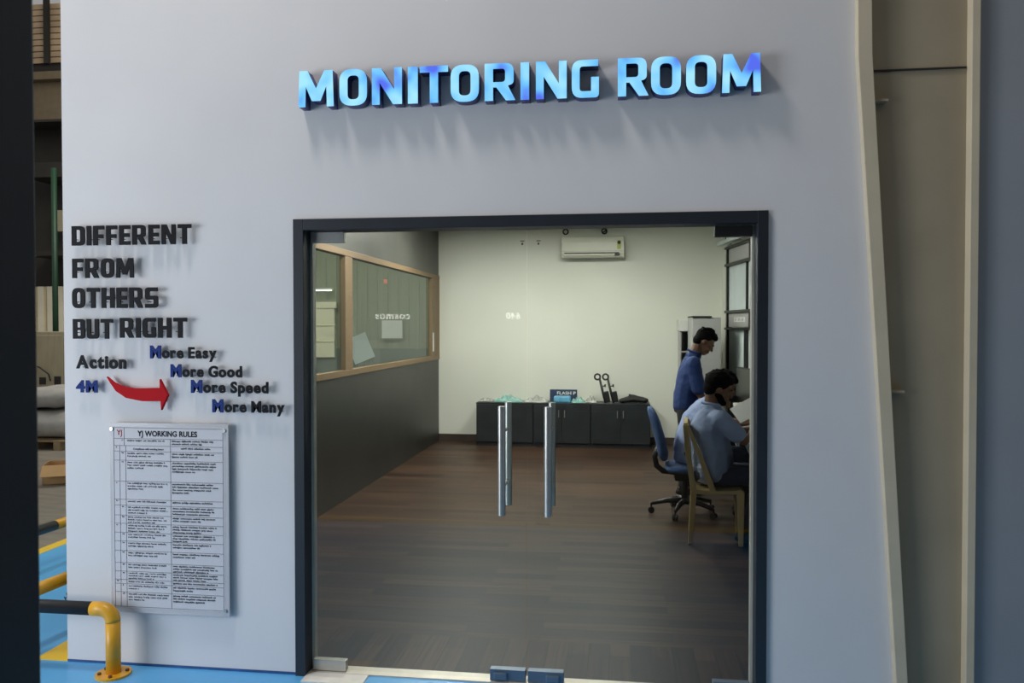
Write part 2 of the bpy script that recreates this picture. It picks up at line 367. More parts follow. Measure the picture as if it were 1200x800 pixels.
for k in range(6):
    wd = random.uniform(.05, .075)
    sbox(bm, x, x+wd, -0.018, -0.014, 1.70, 1.712); sbox(bm, x, x+wd*.25, -0.018, -0.014, 1.70, 1.755)
    sbox(bm, x, x+wd*.8, -0.018, -0.014, 1.745, 1.757)
    if k % 2: sbox(bm, x+wd*.7, x+wd, -0.018, -0.014, 1.70, 1.757)
    x += wd + .022
for v in bm.verts: v.co -= pl.location
link('lettering', bm, M['white_paper'], pl)
tag(pl, 'grey nameplate with a faint line of lettering on the screen wall above the seated men', 'sign')

# ------------- steel column at the right end of the facade
sc = empty('steel_column', (2.72, -0.02, 0)); sc['kind'] = 'structure'
def rel(bm, root):
    for v in bm.verts: v.co -= Vector(root.location)
    return bm
bm = bmesh.new(); prism(bm, [(2.694, -0.01), (2.741, -0.01), (2.570, 2.79), (2.566, 3.02), (2.566, HW), (2.508, HW), (2.508, 3.02), (2.511, 2.79)], 'y', -0.04, 0.10)
link('tapered_flange', rel(bm, sc), M['cream_steel'], sc, bevel=0.003)
link('web', rel(boxes((2.50, 2.985, 0.02, 0.05, -0.01, HW)), sc), M['web_steel'], sc)
bm = boxes((2.966, 3.000, -0.03, 0.06, -0.01, HW)); link('straight_flange', rel(bm, sc), M['cream_steel'], sc, bevel=0.003)
link('plate_seam', rel(boxes((2.55, 2.962, 0.012, 0.022, 2.735, 2.742)), sc), M['dark_slot'], sc)
for x, z in ((2.565, 2.60), (2.64, 1.365)):
    link('stiffener_stub', rel(boxes((x-.01, x+.075, -0.02, 0.022, z, z+.010)), sc), M['web_steel'], sc)

# ------------- hall behind the photographer (seen in the door glass) and foreground post
struct('trim_post_foreground', boxes((0.83, 0.947, -3.00, -2.90, -0.01, 3.4), (0.85, 0.925, -3.08, -3.00, -0.01, 3.4)), M['post'], bevel=0.004)
struct('ceiling_sky_block', boxes((-8, 8, -12, -4.7, 3.4, 3.6)), M['hall_dark'])  # unseen slab added to keep the area behind the camera dark
struct('wall_hall_rear', boxes((-12, 8, -12.2, -12, 0, 9)), M['hall_dark'])
struct('wall_sky_block', boxes((7.5, 7.7, -12, -4.7, 0, 3.6)), M['hall_dark'])  # unseen wall added to stop sky light leaking in from the side

# ------------- door
struct('trim_door_frame', boxes((0.0, 0.05, -0.014, 0.115, -0.002, 2.15), (2.108, 2.154, -0.014, 0.115, -0.002, 2.15), (0.05, 2.108, -0.014, 0.115, 2.098, 2.15)), M['door_frame'], bevel=0.002)
bm = boxes((0.05, 0.062, 0.075, 0.112, 0.0, 2.098), (2.098, 2.108, 0.066, 0.112, 0.0, 2.098)); struct('trim_door_bead', bm, M['alu'])
struct('trim_threshold', boxes((0.052, 2.106, 0.03, 0.114, -0.003, 0.005)), M['alu'])
struct('trim_threshold_plate', boxes((0.05, 0.345, -0.075, 0.028, -0.003, 0.004)), M['plate_white'])
def leaf(name, x0, x1, hinge_left, hx, label):
    r = empty(name, (x0 if hinge_left else x1, 0.06, 0.0)); r['kind'] = 'structure'; r['label'] = label
    link('glass_pane', rel(boxes((x0, x1, 0.054, 0.066, 0.012, 2.092)), r), M['glass'], r)
    a, b = (x0+.003, x0+.165) if hinge_left else (x1-.165, x1-.003)
    link('top_patch_fitting', rel(boxes((a, b, 0.042, 0.078, 2.045, 2.094)), r), M['steel'] if hinge_left else M['steel_dark'], r, bevel=0.002)
    link('bottom_patch_fitting', rel(boxes((a, b, 0.042, 0.078, 0.008, 0.058)), r), M['steel'] if hinge_left else M['blue_steel'], r, bevel=0.002)
    a, b = (x1-.168, x1-.003) if hinge_left else (x0+.003, x0+.168)
    lk = link('floor_lock', rel(boxes((a, b, 0.040, 0.080, 0.008, 0.060)), r), M['blue_steel'], r, bevel=0.002)
    c = a+.02 if hinge_left else b-.08
    link('lock_cylinder', rel(boxes((c, c+.06, 0.026, 0.042, 0.018, 0.048)), r), M['blue_steel'], lk, bevel=0.003).matrix_parent_inverse = Matrix.Identity(4)
    for y in (-0.055, 0.165):
        bm = bmesh.new(); tube(bm, [(hx, y, .80), (hx, y, 1.29)], 0.017, 20)
        for z in (0.92, 1.17): tube(bm, [(hx, y, z), (hx, 0.054 if y < 0 else 0.066, z)], 0.008, 10)
        link('pull_handle', rel(bm, r), M['steel'], r, smooth=False)
    return r
leaf('door_1', 0.062, 1.090, True, 0.992, 'left glass leaf of the double door')
leaf('door_2', 1.096, 2.098, False, 1.200, 'right glass leaf of the double door')

# ---------------------------------------------------------------- lettering
def corner(pts):
    # pts: (x, y[, r]) -> polygon with rounded corners
    out = []; n = len(pts)
    for i, p in enumerate(pts):
        r = p[2] if len(p) > 2 else 0
        P = Vector(p[:2]); A = Vector(pts[i-1][:2]); B = Vector(pts[(i+1) % n][:2])
        if r <= 0: out.append(P); continue
        u = (A-P).normalized(); v = (B-P).normalized()
        a = P+u*r; b = P+v*r
        for k in range(7):
            t = k/6; out.append(a*(1-t)**2 + P*2*t*(1-t) + b*t*t)
    return out
def rrect(x0, y0, x1, y1, bl, br=None, tr=None, tl=None):
    if br is None: br = tr = tl = bl
    return corner([(x0, y0, bl), (x1, y0, br), (x1, y1, tr), (x0, y1, tl)])
def glyph(ch, s=0.24, t=0.2, w=0.74):
    Rr = 0.22; ri = 0.09
    if ch == 'I': return [corner([(0, 0), (s, 0), (s, 1), (0, 1)])]
    if ch == 'O': return [rrect(0, 0, w, 1, Rr+.11), rrect(s, t, w-s, 1-t, ri+.05)]
    if ch == 'D': return [rrect(0, 0, w, 1, 0, Rr+.06, Rr+.06, 0), rrect(s, t, w-s, 1-t, 0, ri, ri, 0)]
    if ch == 'B': return [corner([(0, 0), (w, 0, .2), (w, .50, .1), (w*.95, .53, .02), (w*.97, 1, .2), (0, 1)]), rrect(s, t*.8, w-s, .5-t*.32, .05), rrect(s, .5+t*.34, w*.97-s, 1-t*.8, .05)]
    if ch == 'R': return [corner([(0, 0), (s, 0), (s, .36), (w*.40, .36), (w*.98-s*.85, 0), (w*1.06, 0), (w*.80, .40, .03), (w, .44, .1), (w, 1, Rr), (0, 1)]), rrect(s, .36+t*.8, w-s, 1-t*.85, .02, ri, ri, .02)]
    if ch == 'T': return [corner([(w/2-s/2, 0), (w/2+s/2, 0), (w/2+s/2, 1-t), (w, 1-t), (w, 1), (0, 1), (0, 1-t), (w/2-s/2, 1-t)])]
    if ch == 'F': w = .62; return [corner([(0, 0), (s, 0), (s, .36), (w*.92, .36), (w*.92, .36+t), (s, .36+t), (s, 1-t), (w, 1-t), (w, 1), (0, 1)])]
    if ch == 'E': w = .62; return [corner([(0, 0), (w, 0), (w, t), (s, t), (s, .4), (w*.92, .4), (w*.92, .4+t), (s, .4+t), (s, 1-t), (w, 1-t), (w, 1), (0, 1)])]
    if ch == 'H': return [corner([(0, 0), (s, 0), (s, .4), (w-s, .4), (w-s, 0), (w, 0), (w, 1), (w-s, 1), (w-s, .4+t), (s, .4+t), (s, 1), (0, 1)])]
    if ch == 'U': return [corner([(0, 1), (0, 0, Rr), (w, 0, Rr), (w, 1), (w-s, 1), (w-s, t, ri), (s, t, ri), (s, 1)])]
    if ch == 'N': w = .78; a = s*1.08; return [corner([(0, 0), (s*.92, 0), (s*.92, .60), (w-a, 0), (w, 0), (w, 1), (w-s*.92, 1), (w-s*.92, .40), (a, 1), (0, 1)])]
    if ch == 'M': w = 1.0; a = s*1.2; return [corner([(0, 0), (s*.88, 0), (s*.95, .58), (w/2-.12, .16), (w/2+.12, .16), (w-s*.95, .58), (w-s*.88, 0), (w, 0), (w-.03, 1), (w-a, 1), (w/2, .50), (a, 1), (.03, 1)])]
    if ch == 'G': return [corner([(w*.97, 1), (0, 1, Rr+.06), (0, 0, Rr+.06), (w, 0, .12), (w, .54), (w-s*1.0, .54), (w-s, t), (s, t, ri), (s, 1-t, ri), (w*.97, 1-t)])]
    if ch == 'S': h = t/2; return [corner([(0, 0), (w, 0, Rr), (w, .5+h, .14), (s, .5+h, .06), (s, 1-t, .06), (w*.96, 1-t), (w*.96, 1), (0, 1, Rr), (0, .5-h, .14), (w-s, .5-h, .06), (w-s, t, .06), (0, t)])]
def curve_mesh(contours, depth, bevel=0.0):
    cu = bpy.data.curves.new('g', 'CURVE'); cu.dimensions = '2D'; cu.fill_mode = 'BOTH'; cu.extrude = depth/2
    for c in contours:
        sp = cu.splines.new('POLY'); sp.points.add(len(c)-1); sp.use_cyclic_u = True
        for i, p in enumerate(c): sp.points[i].co = (p[0], p[1], 0, 1)
    return cu
def to_mesh(cu):
    o = bpy.data.objects.new('g', cu); col.objects.link(o)
    dg = bpy.context.evaluated_depsgraph_get(); dg.update()
    me = bpy.data.meshes.new_from_object(o.evaluated_get(dg)); bpy.data.objects.remove(o); return me
def font_mesh(s, depth, off=0.0, space=1.0):
    cu = bpy.data.curves.new('t', 'FONT'); cu.body = s; cu.size = 1.0; cu.extrude = depth/2; cu.offset = off; cu.space_character = space; cu.resolution_u = 4
    return to_mesh(cu)
def bounds(me):
    xs = [v.co.x for v in me.vertices]; ys = [v.co.y for v in me.vertices]
    return min(xs), max(xs), min(ys), max(ys)
def upright(me, sx, sy, dx, z0, y):
    # curve plane (x, y) -> wall plane (x, z); extrusion becomes depth along y
    for v in me.vertices:
        x, yy, d = v.co
        v.co = (x*sx + dx, y - d, yy*sy + z0)
def put(name, me, material, parent=None, origin=None):
    me.name = name; me.materials.clear(); me.materials.append(material)
    o = bpy.data.objects.new(name, me); col.objects.link(o)
    if origin:
        for v in me.vertices: v.co -= Vector(origin)
        o.location = origin
    if parent: o.parent = parent
    return o
ORD = ['first', 'second', 'third', 'fourth', 'fifth', 'sixth', 'seventh', 'eighth', 'ninth', 'tenth']

# the lit sign over the door
SX = [(0.062, 0.228), (0.256, 0.384), (0.408, 0.546), (0.574, 0.619), (0.629, 0.757), (0.769, 0.896), (0.922, 1.059), (1.082, 1.12), (1.15, 1.285), (1.307, 1.425),
      (1.506, 1.637), (1.648, 1.774), (1.796, 1.921), (1.946, 2.107)]
i = 0
for word in ('MONITORING', 'ROOM'):
    for k, ch in enumerate(word):
        x0, x1 = [q - 0.0069*(1.51-q) for q in SX[i]]; i += 1
        z0 = 2.655 - 0.008*(x0/2.1); h = 0.164
        kw = dict(s=0.215, t=0.168)
        def shaped(depth, y):
            me = to_mesh(curve_mesh(glyph(ch, **kw), depth))
            a, b, c, d = bounds(me); f = (x1-x0)/(b-a)
            upright(me, f, h, x0 - a*f, z0, y); return me
        o = put('sign_letter', shaped(0.060, -0.030), M['sign_side'], origin=((x0+x1)/2, 0, z0))
        c = put('letter_face', shaped(0.004, -0.062), M['led'])
        for v in c.data.vertices: v.co -= Vector(o.location)
        c.parent = o; c['label'] = 'glowing cyan blue face'
        tag(o, 'glowing blue letter %s, %s letter of the word %s over the door' % (ch, ORD[k], word), 'letter', 'lit letters of the sign over the door')

# black slogan letters
def slogan(word, x0, x1, z0, z1, text, kindlabel, group, s=0.25, t=0.195):
    gl = []; x = 0
    for ch in word:
        me = to_mesh(curve_mesh(glyph(ch, s=s, t=t), 0.007)); a, b, c, d = bounds(me)
        gl.append((me, x - a)); x += (b-a) + 0.115
    f = (x1-x0)/(x-0.115)
    for k, (me, off) in enumerate(gl):
        for v in me.vertices: v.co.x += off
        upright(me, f, z1-z0, x0, z0, -0.030)
        bm = bmesh.new(); bm.from_mesh(me); a, b, c, d = bounds(me)
        xx = a + 0.012; tube(bm, [(xx, -0.03, z0+.03), (xx, 0.0, z0+.03)], 0.002, 6); bm.to_mesh(me); bm.free()
        o = put('wall_letter', me, M['black_letter'], origin=(xx, 0, z0))
        tag(o, kindlabel % (word[k], ORD[k], text), 'letter', group)
KL = 'raised black capital %s, %s letter of %s on the left wall'
slogan('DIFFERENT', -1.111, -0.496, 2.040, 2.134, 'the word DIFFERENT', KL, 'black capitals of the slogan on the wall')
slogan('FROM', -1.110, -0.790, 1.883, 1.977, 'the word FROM', KL, 'black capitals of the slogan on the wall')
slogan('OTHERS', -1.112, -0.667, 1.738, 1.836, 'the word OTHERS', KL, 'black capitals of the slogan on the wall')
slogan('BUT', -1.110, -0.901, 1.590, 1.686, 'the word BUT', KL, 'black capitals of the slogan on the wall')
slogan('RIGHT', -0.865, -0.521, 1.595, 1.691, 'the word RIGHT', KL, 'black capitals of the slogan on the wall')

def casual(parts, x0, x1, base, cap, text, group):
    # parts: [(string, material, scale)] laid out left to right on one baseline
    gl = []; x = 0
    order = {}
    for st, mt, sc_, off in parts:
        for ch in st:
            if ch == ' ': x += 0.30; continue
            me = font_mesh(ch, 0.006, off); a, b, c, d = bounds(me)
            gl.append((ch, me, x - a*sc_, sc_, mt)); x += (b-a)*sc_ + 0.075
    f = (x1-x0)/(x-0.075)
    capref = 0.729
    for k, (ch, me, off, sc_, mt) in enumerate(gl):
        for v in me.vertices: v.co.x = v.co.x*sc_ + off
        upright(me, f, cap/capref*sc_, x0, base, -0.026)
        a, b, _, _ = bounds(me); zs = [v.co.z for v in me.vertices]
        bm = bmesh.new(); bm.from_mesh(me); xx = (a+b)/2; zz = base + cap*0.06
        tube(bm, [(xx, -0.024, zz), (xx, 0.0, zz)], 0.0015, 6); bm.to_mesh(me); bm.free()
        o = put('wall_letter', me, mt, origin=(xx, 0, base))
        word, kk = text[k]
        tag(o, 'raised %s letter %s, %s letter of %s on the wall' % ('blue' if mt == M['blue_letter'] else 'black', ch, ORD[kk], word), 'letter', group)
def named(*ws):
    out = []
    for wd, phrase in ws:
        for k in range(len(wd)): out.append((phrase, k))
    return out
BL, BK = M['blue_letter'], M['black_letter']
GS = 'small letters of the lower slogan on the wall'
casual([('Action', BK, 1, .040)], -1.098, -0.837, 1.449, 0.062, named(('Action', 'the word Action')), GS)
casual([('4M', BL, 1, .045)], -1.100, -0.988, 1.333, 0.056, named(('4M', 'the mark 4M')), GS)
for wd, x0, x1, b in (('Easy', -0.713, -0.376, 1.500), ('Good', -0.609, -0.249, 1.411), ('Speed', -0.506, -0.119, 1.337), ('Many', -0.399, -0.040, 1.246)):
    casual([('M', BL, 1.12, .05), ('ore ' + wd, BK, 1, .040)], x0, x1, b, 0.052, named(('More', 'the word More before ' + wd), (wd, 'the word ' + wd)), GS)

ar = [(-0.937, 1.408), (-0.901, 1.38), (-0.851, 1.36), (-0.793, 1.352), (-0.662, 1.355), (-0.662, 1.398), (-0.621, 1.322), (-0.656, 1.249), (-0.658, 1.292), (-0.752, 1.291), (-0.836, 1.306), (-0.889, 1.339), (-0.919, 1.38)]
bm = bmesh.new(); prism(bm, ar, 'y', -0.034, -0.016)
for x, z in ((-0.70, 1.32), (-0.83, 1.33)): tube(bm, [(x, -0.02, z), (x, 0.0, z)], 0.006, 8)
o = link('wall_arrow', bm, M['red'], bevel=0.001); tag(o, 'curved red arrow sweeping right between Action 4M and the More lines', 'arrow')

# ---------------------------------------------------------------- rules board
bd = empty('notice_board', (-0.62, 0, 0.268))
BX0, BX1, BZ0, BZ1 = -0.924, -0.318, 0.268, 1.186
link('acrylic_sheet', rel(boxes((BX0, BX1, -0.030, -0.022, BZ0, BZ1)), bd), M['board'], bd, bevel=0.001)
def fx(f): return BX0 + f*(BX1-BX0)
def fz(p): return BZ1 - (p-494.3)/219.7*(BZ1-BZ0)
rows = [499.8, 512.3, 520.5, 527, 537.5, 561.6, 582.6, 589.4, 601, 610.6, 621, 631, 642, 656, 666, 675.6, 680.5, 690, 707]
g0, g1, gsub, gnum, gmid = .036, .955, .086, .145, .517
link('printed_sheet', rel(boxes((fx(g0)-.008, fx(g1)+.008, -0.0308, -0.0300, fz(707)-.006, fz(499.8)+.006)), bd), M['paper'], bd)
bm = bmesh.new(); yl = (-0.0318, -0.0308); lw = .0009
for i, r in enumerate(rows):
    x0 = fx(g0); box(bm, x0, fx(g1), yl[0], yl[1], fz(r)-lw, fz(r)+lw)
for f, a, b in ((g0, 0, 18), (g1, 0, 18), (gnum-.02, 0, 2), (gsub, 2, 18), (gnum-.008, 2, 18), (gmid, 1, 18)):
    box(bm, fx(f)-lw, fx(f)+lw, yl[0], yl[1], fz(rows[b]), fz(rows[a]))
link('table_lines', rel(bm, bd), M['ink_grey'], bd)
bm = bmesh.new(); rnd = random.Random(3)
def scribble(x0, x1, z, h, tall):
    x = x0
    while x < x1 - .006:
        for k in range(rnd.randint(3, 9)):
            wd = rnd.uniform(.003, .0055) * (1.35 if tall else 1)
            if x + wd > x1: break
            hh = h*rnd.choice((.7, .75, .8, 1.0, 1.2))
            dz = -h*.25 if rnd.random() < .12 else 0
            box(bm, x, x+wd*.32, -.0322, -.0310, z+dz, z+hh)
            box(bm, x, x+wd, -.0322, -.0310, z+h*rnd.choice((0, .55)), z+h*.2+h*rnd.choice((0, .5)))
            if tall or rnd.random() < .5: box(bm, x+wd*.7, x+wd, -.0322, -.0310, z+dz, z+h*.7)
            x += wd + .0014
        x += .005
nl = [0, 1, 1, 2, 3, 3, 1, 3, 3, 3, 2, 2, 2, 2, 3, 1, 2, 3]
nt_ = [0, 2, 1, 2, 4, 4, 1, 3, 2, 3, 3, 2, 2, 3, 3, 1, 2, 3]
for i in range(1, 18):
    zt = fz(rows[i]); H_ = zt - fz(rows[i+1]); step = min(.0135, H_/(max(nl[i], nt_[i])+.25))
    for k in range(nl[i]):
        if i == 2: continue
        last = rnd.uniform(.25, .8) if k == nl[i]-1 and nl[i] > 1 else rnd.uniform(.85, .97)
        scribble(fx(gnum)+.004, fx(gnum)+.004+(fx(gmid)-fx(gnum)-.008)*last, zt-(k+.95)*step, step*.5, False)
    for k in range(nt_[i]):
        last = rnd.uniform(.3, .8) if k == nt_[i]-1 and nt_[i] > 1 else rnd.uniform(.78, .95)
        if i == 2: last = .6
        s0 = fx(gmid)+.008 + (.045 if i == 2 else 0)
        scribble(s0, s0+(fx(g1)-fx(gmid)-.014)*last, zt-(k+.98)*step, step*.55, True)
    scribble(fx(gsub if i not in (2, 5, 6, 9, 15) else g0)+.010, fx(gsub if i not in (2, 5, 6, 9, 15) else g0)+.021, zt-.010, .006, False)
o = link('printed_text', rel(bm, bd), M['ink'], bd); o['kind'] = 'stuff'
def board_text(s, xc, z, h, material, off, name):
    me = font_mesh(s, 0.0012, off); a, b, c, d = bounds(me); f = h/.729
    upright(me, f*.92, f, xc - (a+b)/2*f*.92, z, -0.0316)
    for v in me.vertices: v.co -= Vector(bd.location)
    put(name, me, material, bd); return me
board_text('YJ WORKING RULES', fx(.49), fz(509.2), .0265, M['black_letter'], .02, 'heading_text')
board_text('YJ', fx(.083), fz(508.5), .027, M['ink_red'], .01, 'corner_mark')
board_text('Compliance with working hours', fx(.33), fz(525.2), .0095, M['ink'], .02, 'row_text')
for x, z in ((fx(.018), BZ1-.03), (fx(.965), BZ1-.03), (fx(.018), BZ0+.03), (fx(.965), BZ0+.03)):
    bm = bmesh.new(); tube(bm, [(x, -0.036, z), (x, 0.0, z)], 0.009, 14); link('standoff_stud', rel(bm, bd), M['steel'], bd)
tag(bd, 'printed table of working rules on an acrylic board on the wall', 'notice board')

# ---------------------------------------------------------------- guard rails
def guard_rail(name, label, base, path_fn, group='pipe guard rails'):
    pass
gr = empty('guard_rail', (-0.861, -0.113, 0)); rp = 0.033
bm = bmesh.new(); tube(bm, [(-0.861, -0.113, 0.006), (-0.861, -0.113, 0.255)], rp, 24); link('post', rel(bm, gr), M['yellow_pipe'], gr, smooth=True)
bm = bmesh.new(); tube(bm, arc((-0.918, -0.113, 0.253), 0.057, 0, 90, 8) + [(-0.965, -0.113, 0.31)], rp*1.02, 24)
link('elbow', rel(bm, gr), M['yellow_pipe'], gr, smooth=True)
bm = bmesh.new(); tube(bm, [(-0.963, -0.113, 0.31), (-2.4, -0.113, 0.31)], rp*.96, 24); link('rail', rel(bm, gr), M['black_pipe'], gr, smooth=True)['label'] = 'black painted rail'
bm = bmesh.new(); tube(bm, [(-0.861, -0.113, -0.001), (-0.861, -0.113, 0.010)], 0.080, 28); fl = link('base_flange', rel(bm, gr), M['yellow_pipe'], gr)
for a in (25, 155, 215, 290):
    x, y = 0.060*math.cos(R(a)), 0.060*math.sin(R(a))
    bm = bmesh.new(); tube(bm, [(x, y, 0.010), (x, y, 0.020)], 0.009, 6); link('bolt', bm, M['bolt'], fl)
bm = bmesh.new(); tube(bm, [(-2.38, -0.113, 0.0), (-2.38, -0.113, 0.31)], rp, 24); link('far_post', rel(bm, gr), M['yellow_pipe'], gr, smooth=True)
tag(gr, 'yellow pipe guard rail with black top bar in front of the wall corner', 'guard rail', 'pipe guard rails')
gr = empty('guard_rail', (-1.41, 0.0, 0))
bm = bmesh.new(); tube(bm, [(-1.435, -0.02, 0.31), (-1.38, 0.55, 0.31)], rp, 24); link('rail', rel(bm, gr), M['yellow_pipe'], gr, smooth=True)
bm = bmesh.new(); tube(bm, [(-1.38, 0.55, 0.31), (-1.38, 1.5, 0.31)], rp, 24); link('rail', rel(bm, gr), M['yellow_pipe'], gr, smooth=True)
for y, x in ((0.02, -1.435), (1.45, -1.38)):
    bm = bmesh.new(); tube(bm, [(x, y, -0.002), (x, y, 0.31)], rp, 24); link('post', rel(bm, gr), M['yellow_pipe'], gr, smooth=True)
tag(gr, 'yellow pipe guard rail running back along the side of the white room', 'guard rail', 'pipe guard rails')
gr = empty('guard_rail', (-2.26, 1.3, 0))
bm = bmesh.new(); tube(bm, [(-2.30, 0.70, 0.31), (-2.252, 1.33, 0.31)], rp, 24); link('rail', rel(bm, gr), M['black_pipe'], gr, smooth=True)['label'] = 'black rail section'
bm = bmesh.new(); tube(bm, [(-2.252, 1.33, 0.31), (-2.22, 1.9, 0.31)], rp, 24); link('rail', rel(bm, gr), M['yellow_pipe'], gr, smooth=True)['label'] = 'yellow rail section'
for y, x in ((0.74, -2.297), (1.87, -2.222)):
    bm = bmesh.new(); tube(bm, [(x, y, -0.002), (x, y, 0.31)], rp, 24); link('post', rel(bm, gr), M['yellow_pipe'], gr, smooth=True)
tag(gr, 'black and yellow banded guard rail across the blue aisle beside the concrete floor', 'guard rail', 'pipe guard rails')
bm = bmesh.new(); tube(bm, [(-1.19, 0.012, 0.335)] + arc((-1.196, 0.012, 0.318), .010, 60, -150, 6) + [(-1.19, 0.012, 0.29)], 0.003, 6)
o = link('wall_hook', bm, M['steel_dark'], smooth=True); tag(o, 'small steel hook on the white wall corner just above the black rail', 'hook')

# ---------------------------------------------------------------- factory seen past the left corner and through the side windows
struct('wall_factory_back', boxes((-20, 1.0, 14.0, 14.2, 1.15, 7.6)), M['hall_wall'])
struct('wall_factory_dado', boxes((-20, 1.0, 13.97, 14.2, -0.05, 1.15)), M['hall_slate'])
bm = bmesh.new()
for k in range(52): box(bm, -11.6+k*.24, -11.6+k*.24+.05, 13.988, 14.0, 1.15, 4.2)
struct('trim_factory_ribs', bm, M['hall_wall'])
o = link('roller_shutter', boxes((-5.55, -4.86, 13.90, 13.955, 0.95, 2.06), (-5.60, -4.81, 13.88, 13.955, 2.06, 2.20), (-5.55, -4.86, 13.88, 13.90, 1.30, 1.315), (-5.55, -4.86, 13.88, 13.90, 1.66, 1.675)), M['hall_panel'], bevel=0.004)
tag(o, 'bright beige shutter on the factory wall seen through the first side window', 'shutter')
for k, x in enumerate((-5.75, -5.15)):
    t = empty('tube_light', (x, 13.85, 2.46))
    link('batten', boxes((-.27, .27, -.03, .10, .02, .05)), M['white_box'], t)
    bm = bmesh.new(); tube(bm, [(-.26, -.01, 0), (.26, -.01, 0)], 0.016, 10); link('lit_tube', bm, M['tube'], t)
    tag(t, 'lit white tube light, %s of the pair above the beige shutter' % ('left one' if k == 0 else 'right one'), 'tube light', 'tube lights above the shutter')
def easel(x, y, rz, tilt, label):
    e = empty('paper_stand', (x, y, 0), rz)
    bm = bmesh.new(); box(bm, -.16, .16, -.006, .006, 0, .40, 0, Matrix.Translation((0, 0, 1.13)) @ Matrix.Rotation(tilt, 4, 'Y')); link('sheet', bm, M['white_paper'], e)
    for s in (-1, 1):
        bm = bmesh.new(); tube(bm, [(s*.10, .02, 1.25), (s*.16, .05, -0.012)], .012, 8); link('leg', bm, M['girder'], e)
    bm = bmesh.new(); tube(bm, [(0, .02, 1.25), (0, .35, -0.012)], .012, 8); link('leg', bm, M['girder'], e)
    tag(e, label, 'stand')
easel(-2.30, 8.2, R(20), R(-22), 'paper sheet on a thin legged stand outside the wide side window')
o = link('wall_notice', boxes((-3.75, -3.28, 13.90, 13.96, 1.38, 1.78)), M['white_paper']); tag(o, 'pale notice sheet on the factory wall seen through the wide side window', 'notice')
o = link('wall_thermometer', boxes((-1.046, -1.036, 7.31, 7.36, 1.30, 1.56)), M['white_box'], bevel=0.004); tag(o, 'thin white strip thermometer on the tan post at the end of the side window', 'thermometer')

# things in the narrow slot beyond the left corner
lv = empty('louvre_window', (-10.4, 12.0, 7.2))
link('centre_bar', boxes((-.62, -.52, -.10, -.02, -.05, 1.3), (-.02, .08, -.10, -.02, -.05, 1.3)), M['hall_dark'], lv)
for k in range(10):
    bm = bmesh.new(); z = .05+k*.125
    box(bm, -1.6, 1.6, -.006, .006, -.050, .050, 0, Matrix.Translation((0, .02, z)) @ Matrix.Rotation(R(25), 4, 'X')); link('slat', bm, M['louvre'], lv)
link('gap_shade_sheet', boxes((-1.6, 1.6, .09, .11, -.06, 1.26)), M['hall_dark'], lv)  # dark sheet added to stand in for the shade between slats
tag(lv, 'brown louvre window high on the factory wall left of the white room', 'louvre window')
struct('trim_louvre_sill', boxes((-14, -7, 12.0, 12.3, 6.85, 7.12)), M['hall_dark'])
cg = empty('crane_girder', (-10.4, 11.8, 5.9))
link('web', boxes((-5, 4, 0, .1, 0, .95)), M['girder'], cg); link('flange', boxes((-5, 4, -.2, .3, .82, .98)), M['girder'], cg); link('flange', boxes((-5, 4, -.2, .3, -.05, .0)), M['hall_dark'], cg)
tag(cg, 'beige crane girder under the louvre window', 'girder')
struct('wall_factory_dark', boxes((-14, -7.0, 12.3, 12.45, -0.05, 6.9)), M['hall_dark'])
o = link('control_box', boxes((-10.35, -9.9, 12.0, 12.3, 3.65, 4.1)), M['corrugated'], bevel=0.01); tag(o, 'pale box high on the dark factory wall beside the green pole', 'box')
bm = bmesh.new(); box(bm, -10.6, -9.4, 11.5, 12.3, 3.1, 3.2); box(bm, -10.6, -9.4, 11.5, 12.3, 4.7, 5.0); o = link('dark_beam', bm, M['hall_dark']); o['kind'] = 'structure'
bm = bmesh.new(); tube(bm, [(-8.93, 10.2, -.012), (-8.93, 10.2, 4.6)], .05, 14); o = link('green_pole', bm, M['green'], smooth=True); tag(o, 'dark green pole standing in the factory beyond the wall corner', 'pole')
bm = bmesh.new()
for k in range(9): box(bm, -11.2+k*.22, -11.2+k*.22+.14, 12.08, 12.18, 1.45, 2.5)
box(bm, -11.3, -9.1, 12.18, 12.285, 1.4, 2.5); o = link('cladding_panel', bm, M['hall_panel']); tag(o, 'light ribbed cladding panel behind the green pole', 'panel')
cb = empty('machine_cabinet', (-8.3, 9.0, 0))
link('housing', boxes((-.9, .45, 0, .8, -.012, 1.56)), M['corrugated'], cb, bevel=0.01); link('door', boxes((-.30, .42, -.02, 0, .12, 1.5)), M['corrugated'], cb, bevel=0.006)
link('vent', boxes((.26, .38, -.03, -.02, .60, .80)), M['dark_slot'], cb); link('socket', boxes((-.02, .10, -.03, -.02, .66, .78)), M['dark_slot'], cb)
bm = bmesh.new(); tube(bm, [(-.3, -.03, .98), (0, -.06, .96), (.18, -.06, .84), (.2, -.04, .72)], .012, 8); link('cable', bm, M['cable'], cb)
tag(cb, 'beige machine cabinet behind the white sacks', 'cabinet')
pt = empty('pallet', (-6.45, 6.8, -0.012))
for k in range(5): link('deck_board', boxes((-.6, .6, -.55+k*.24, -.55+k*.24+.14, .11, .13)), M['pallet'], pt)
for x in (-.55, 0, .45): link('runner', boxes((x, x+.1, -.55, .55, 0, .11)), M['pallet'], pt)
tag(pt, 'wooden pallet under the white sacks', 'pallet')
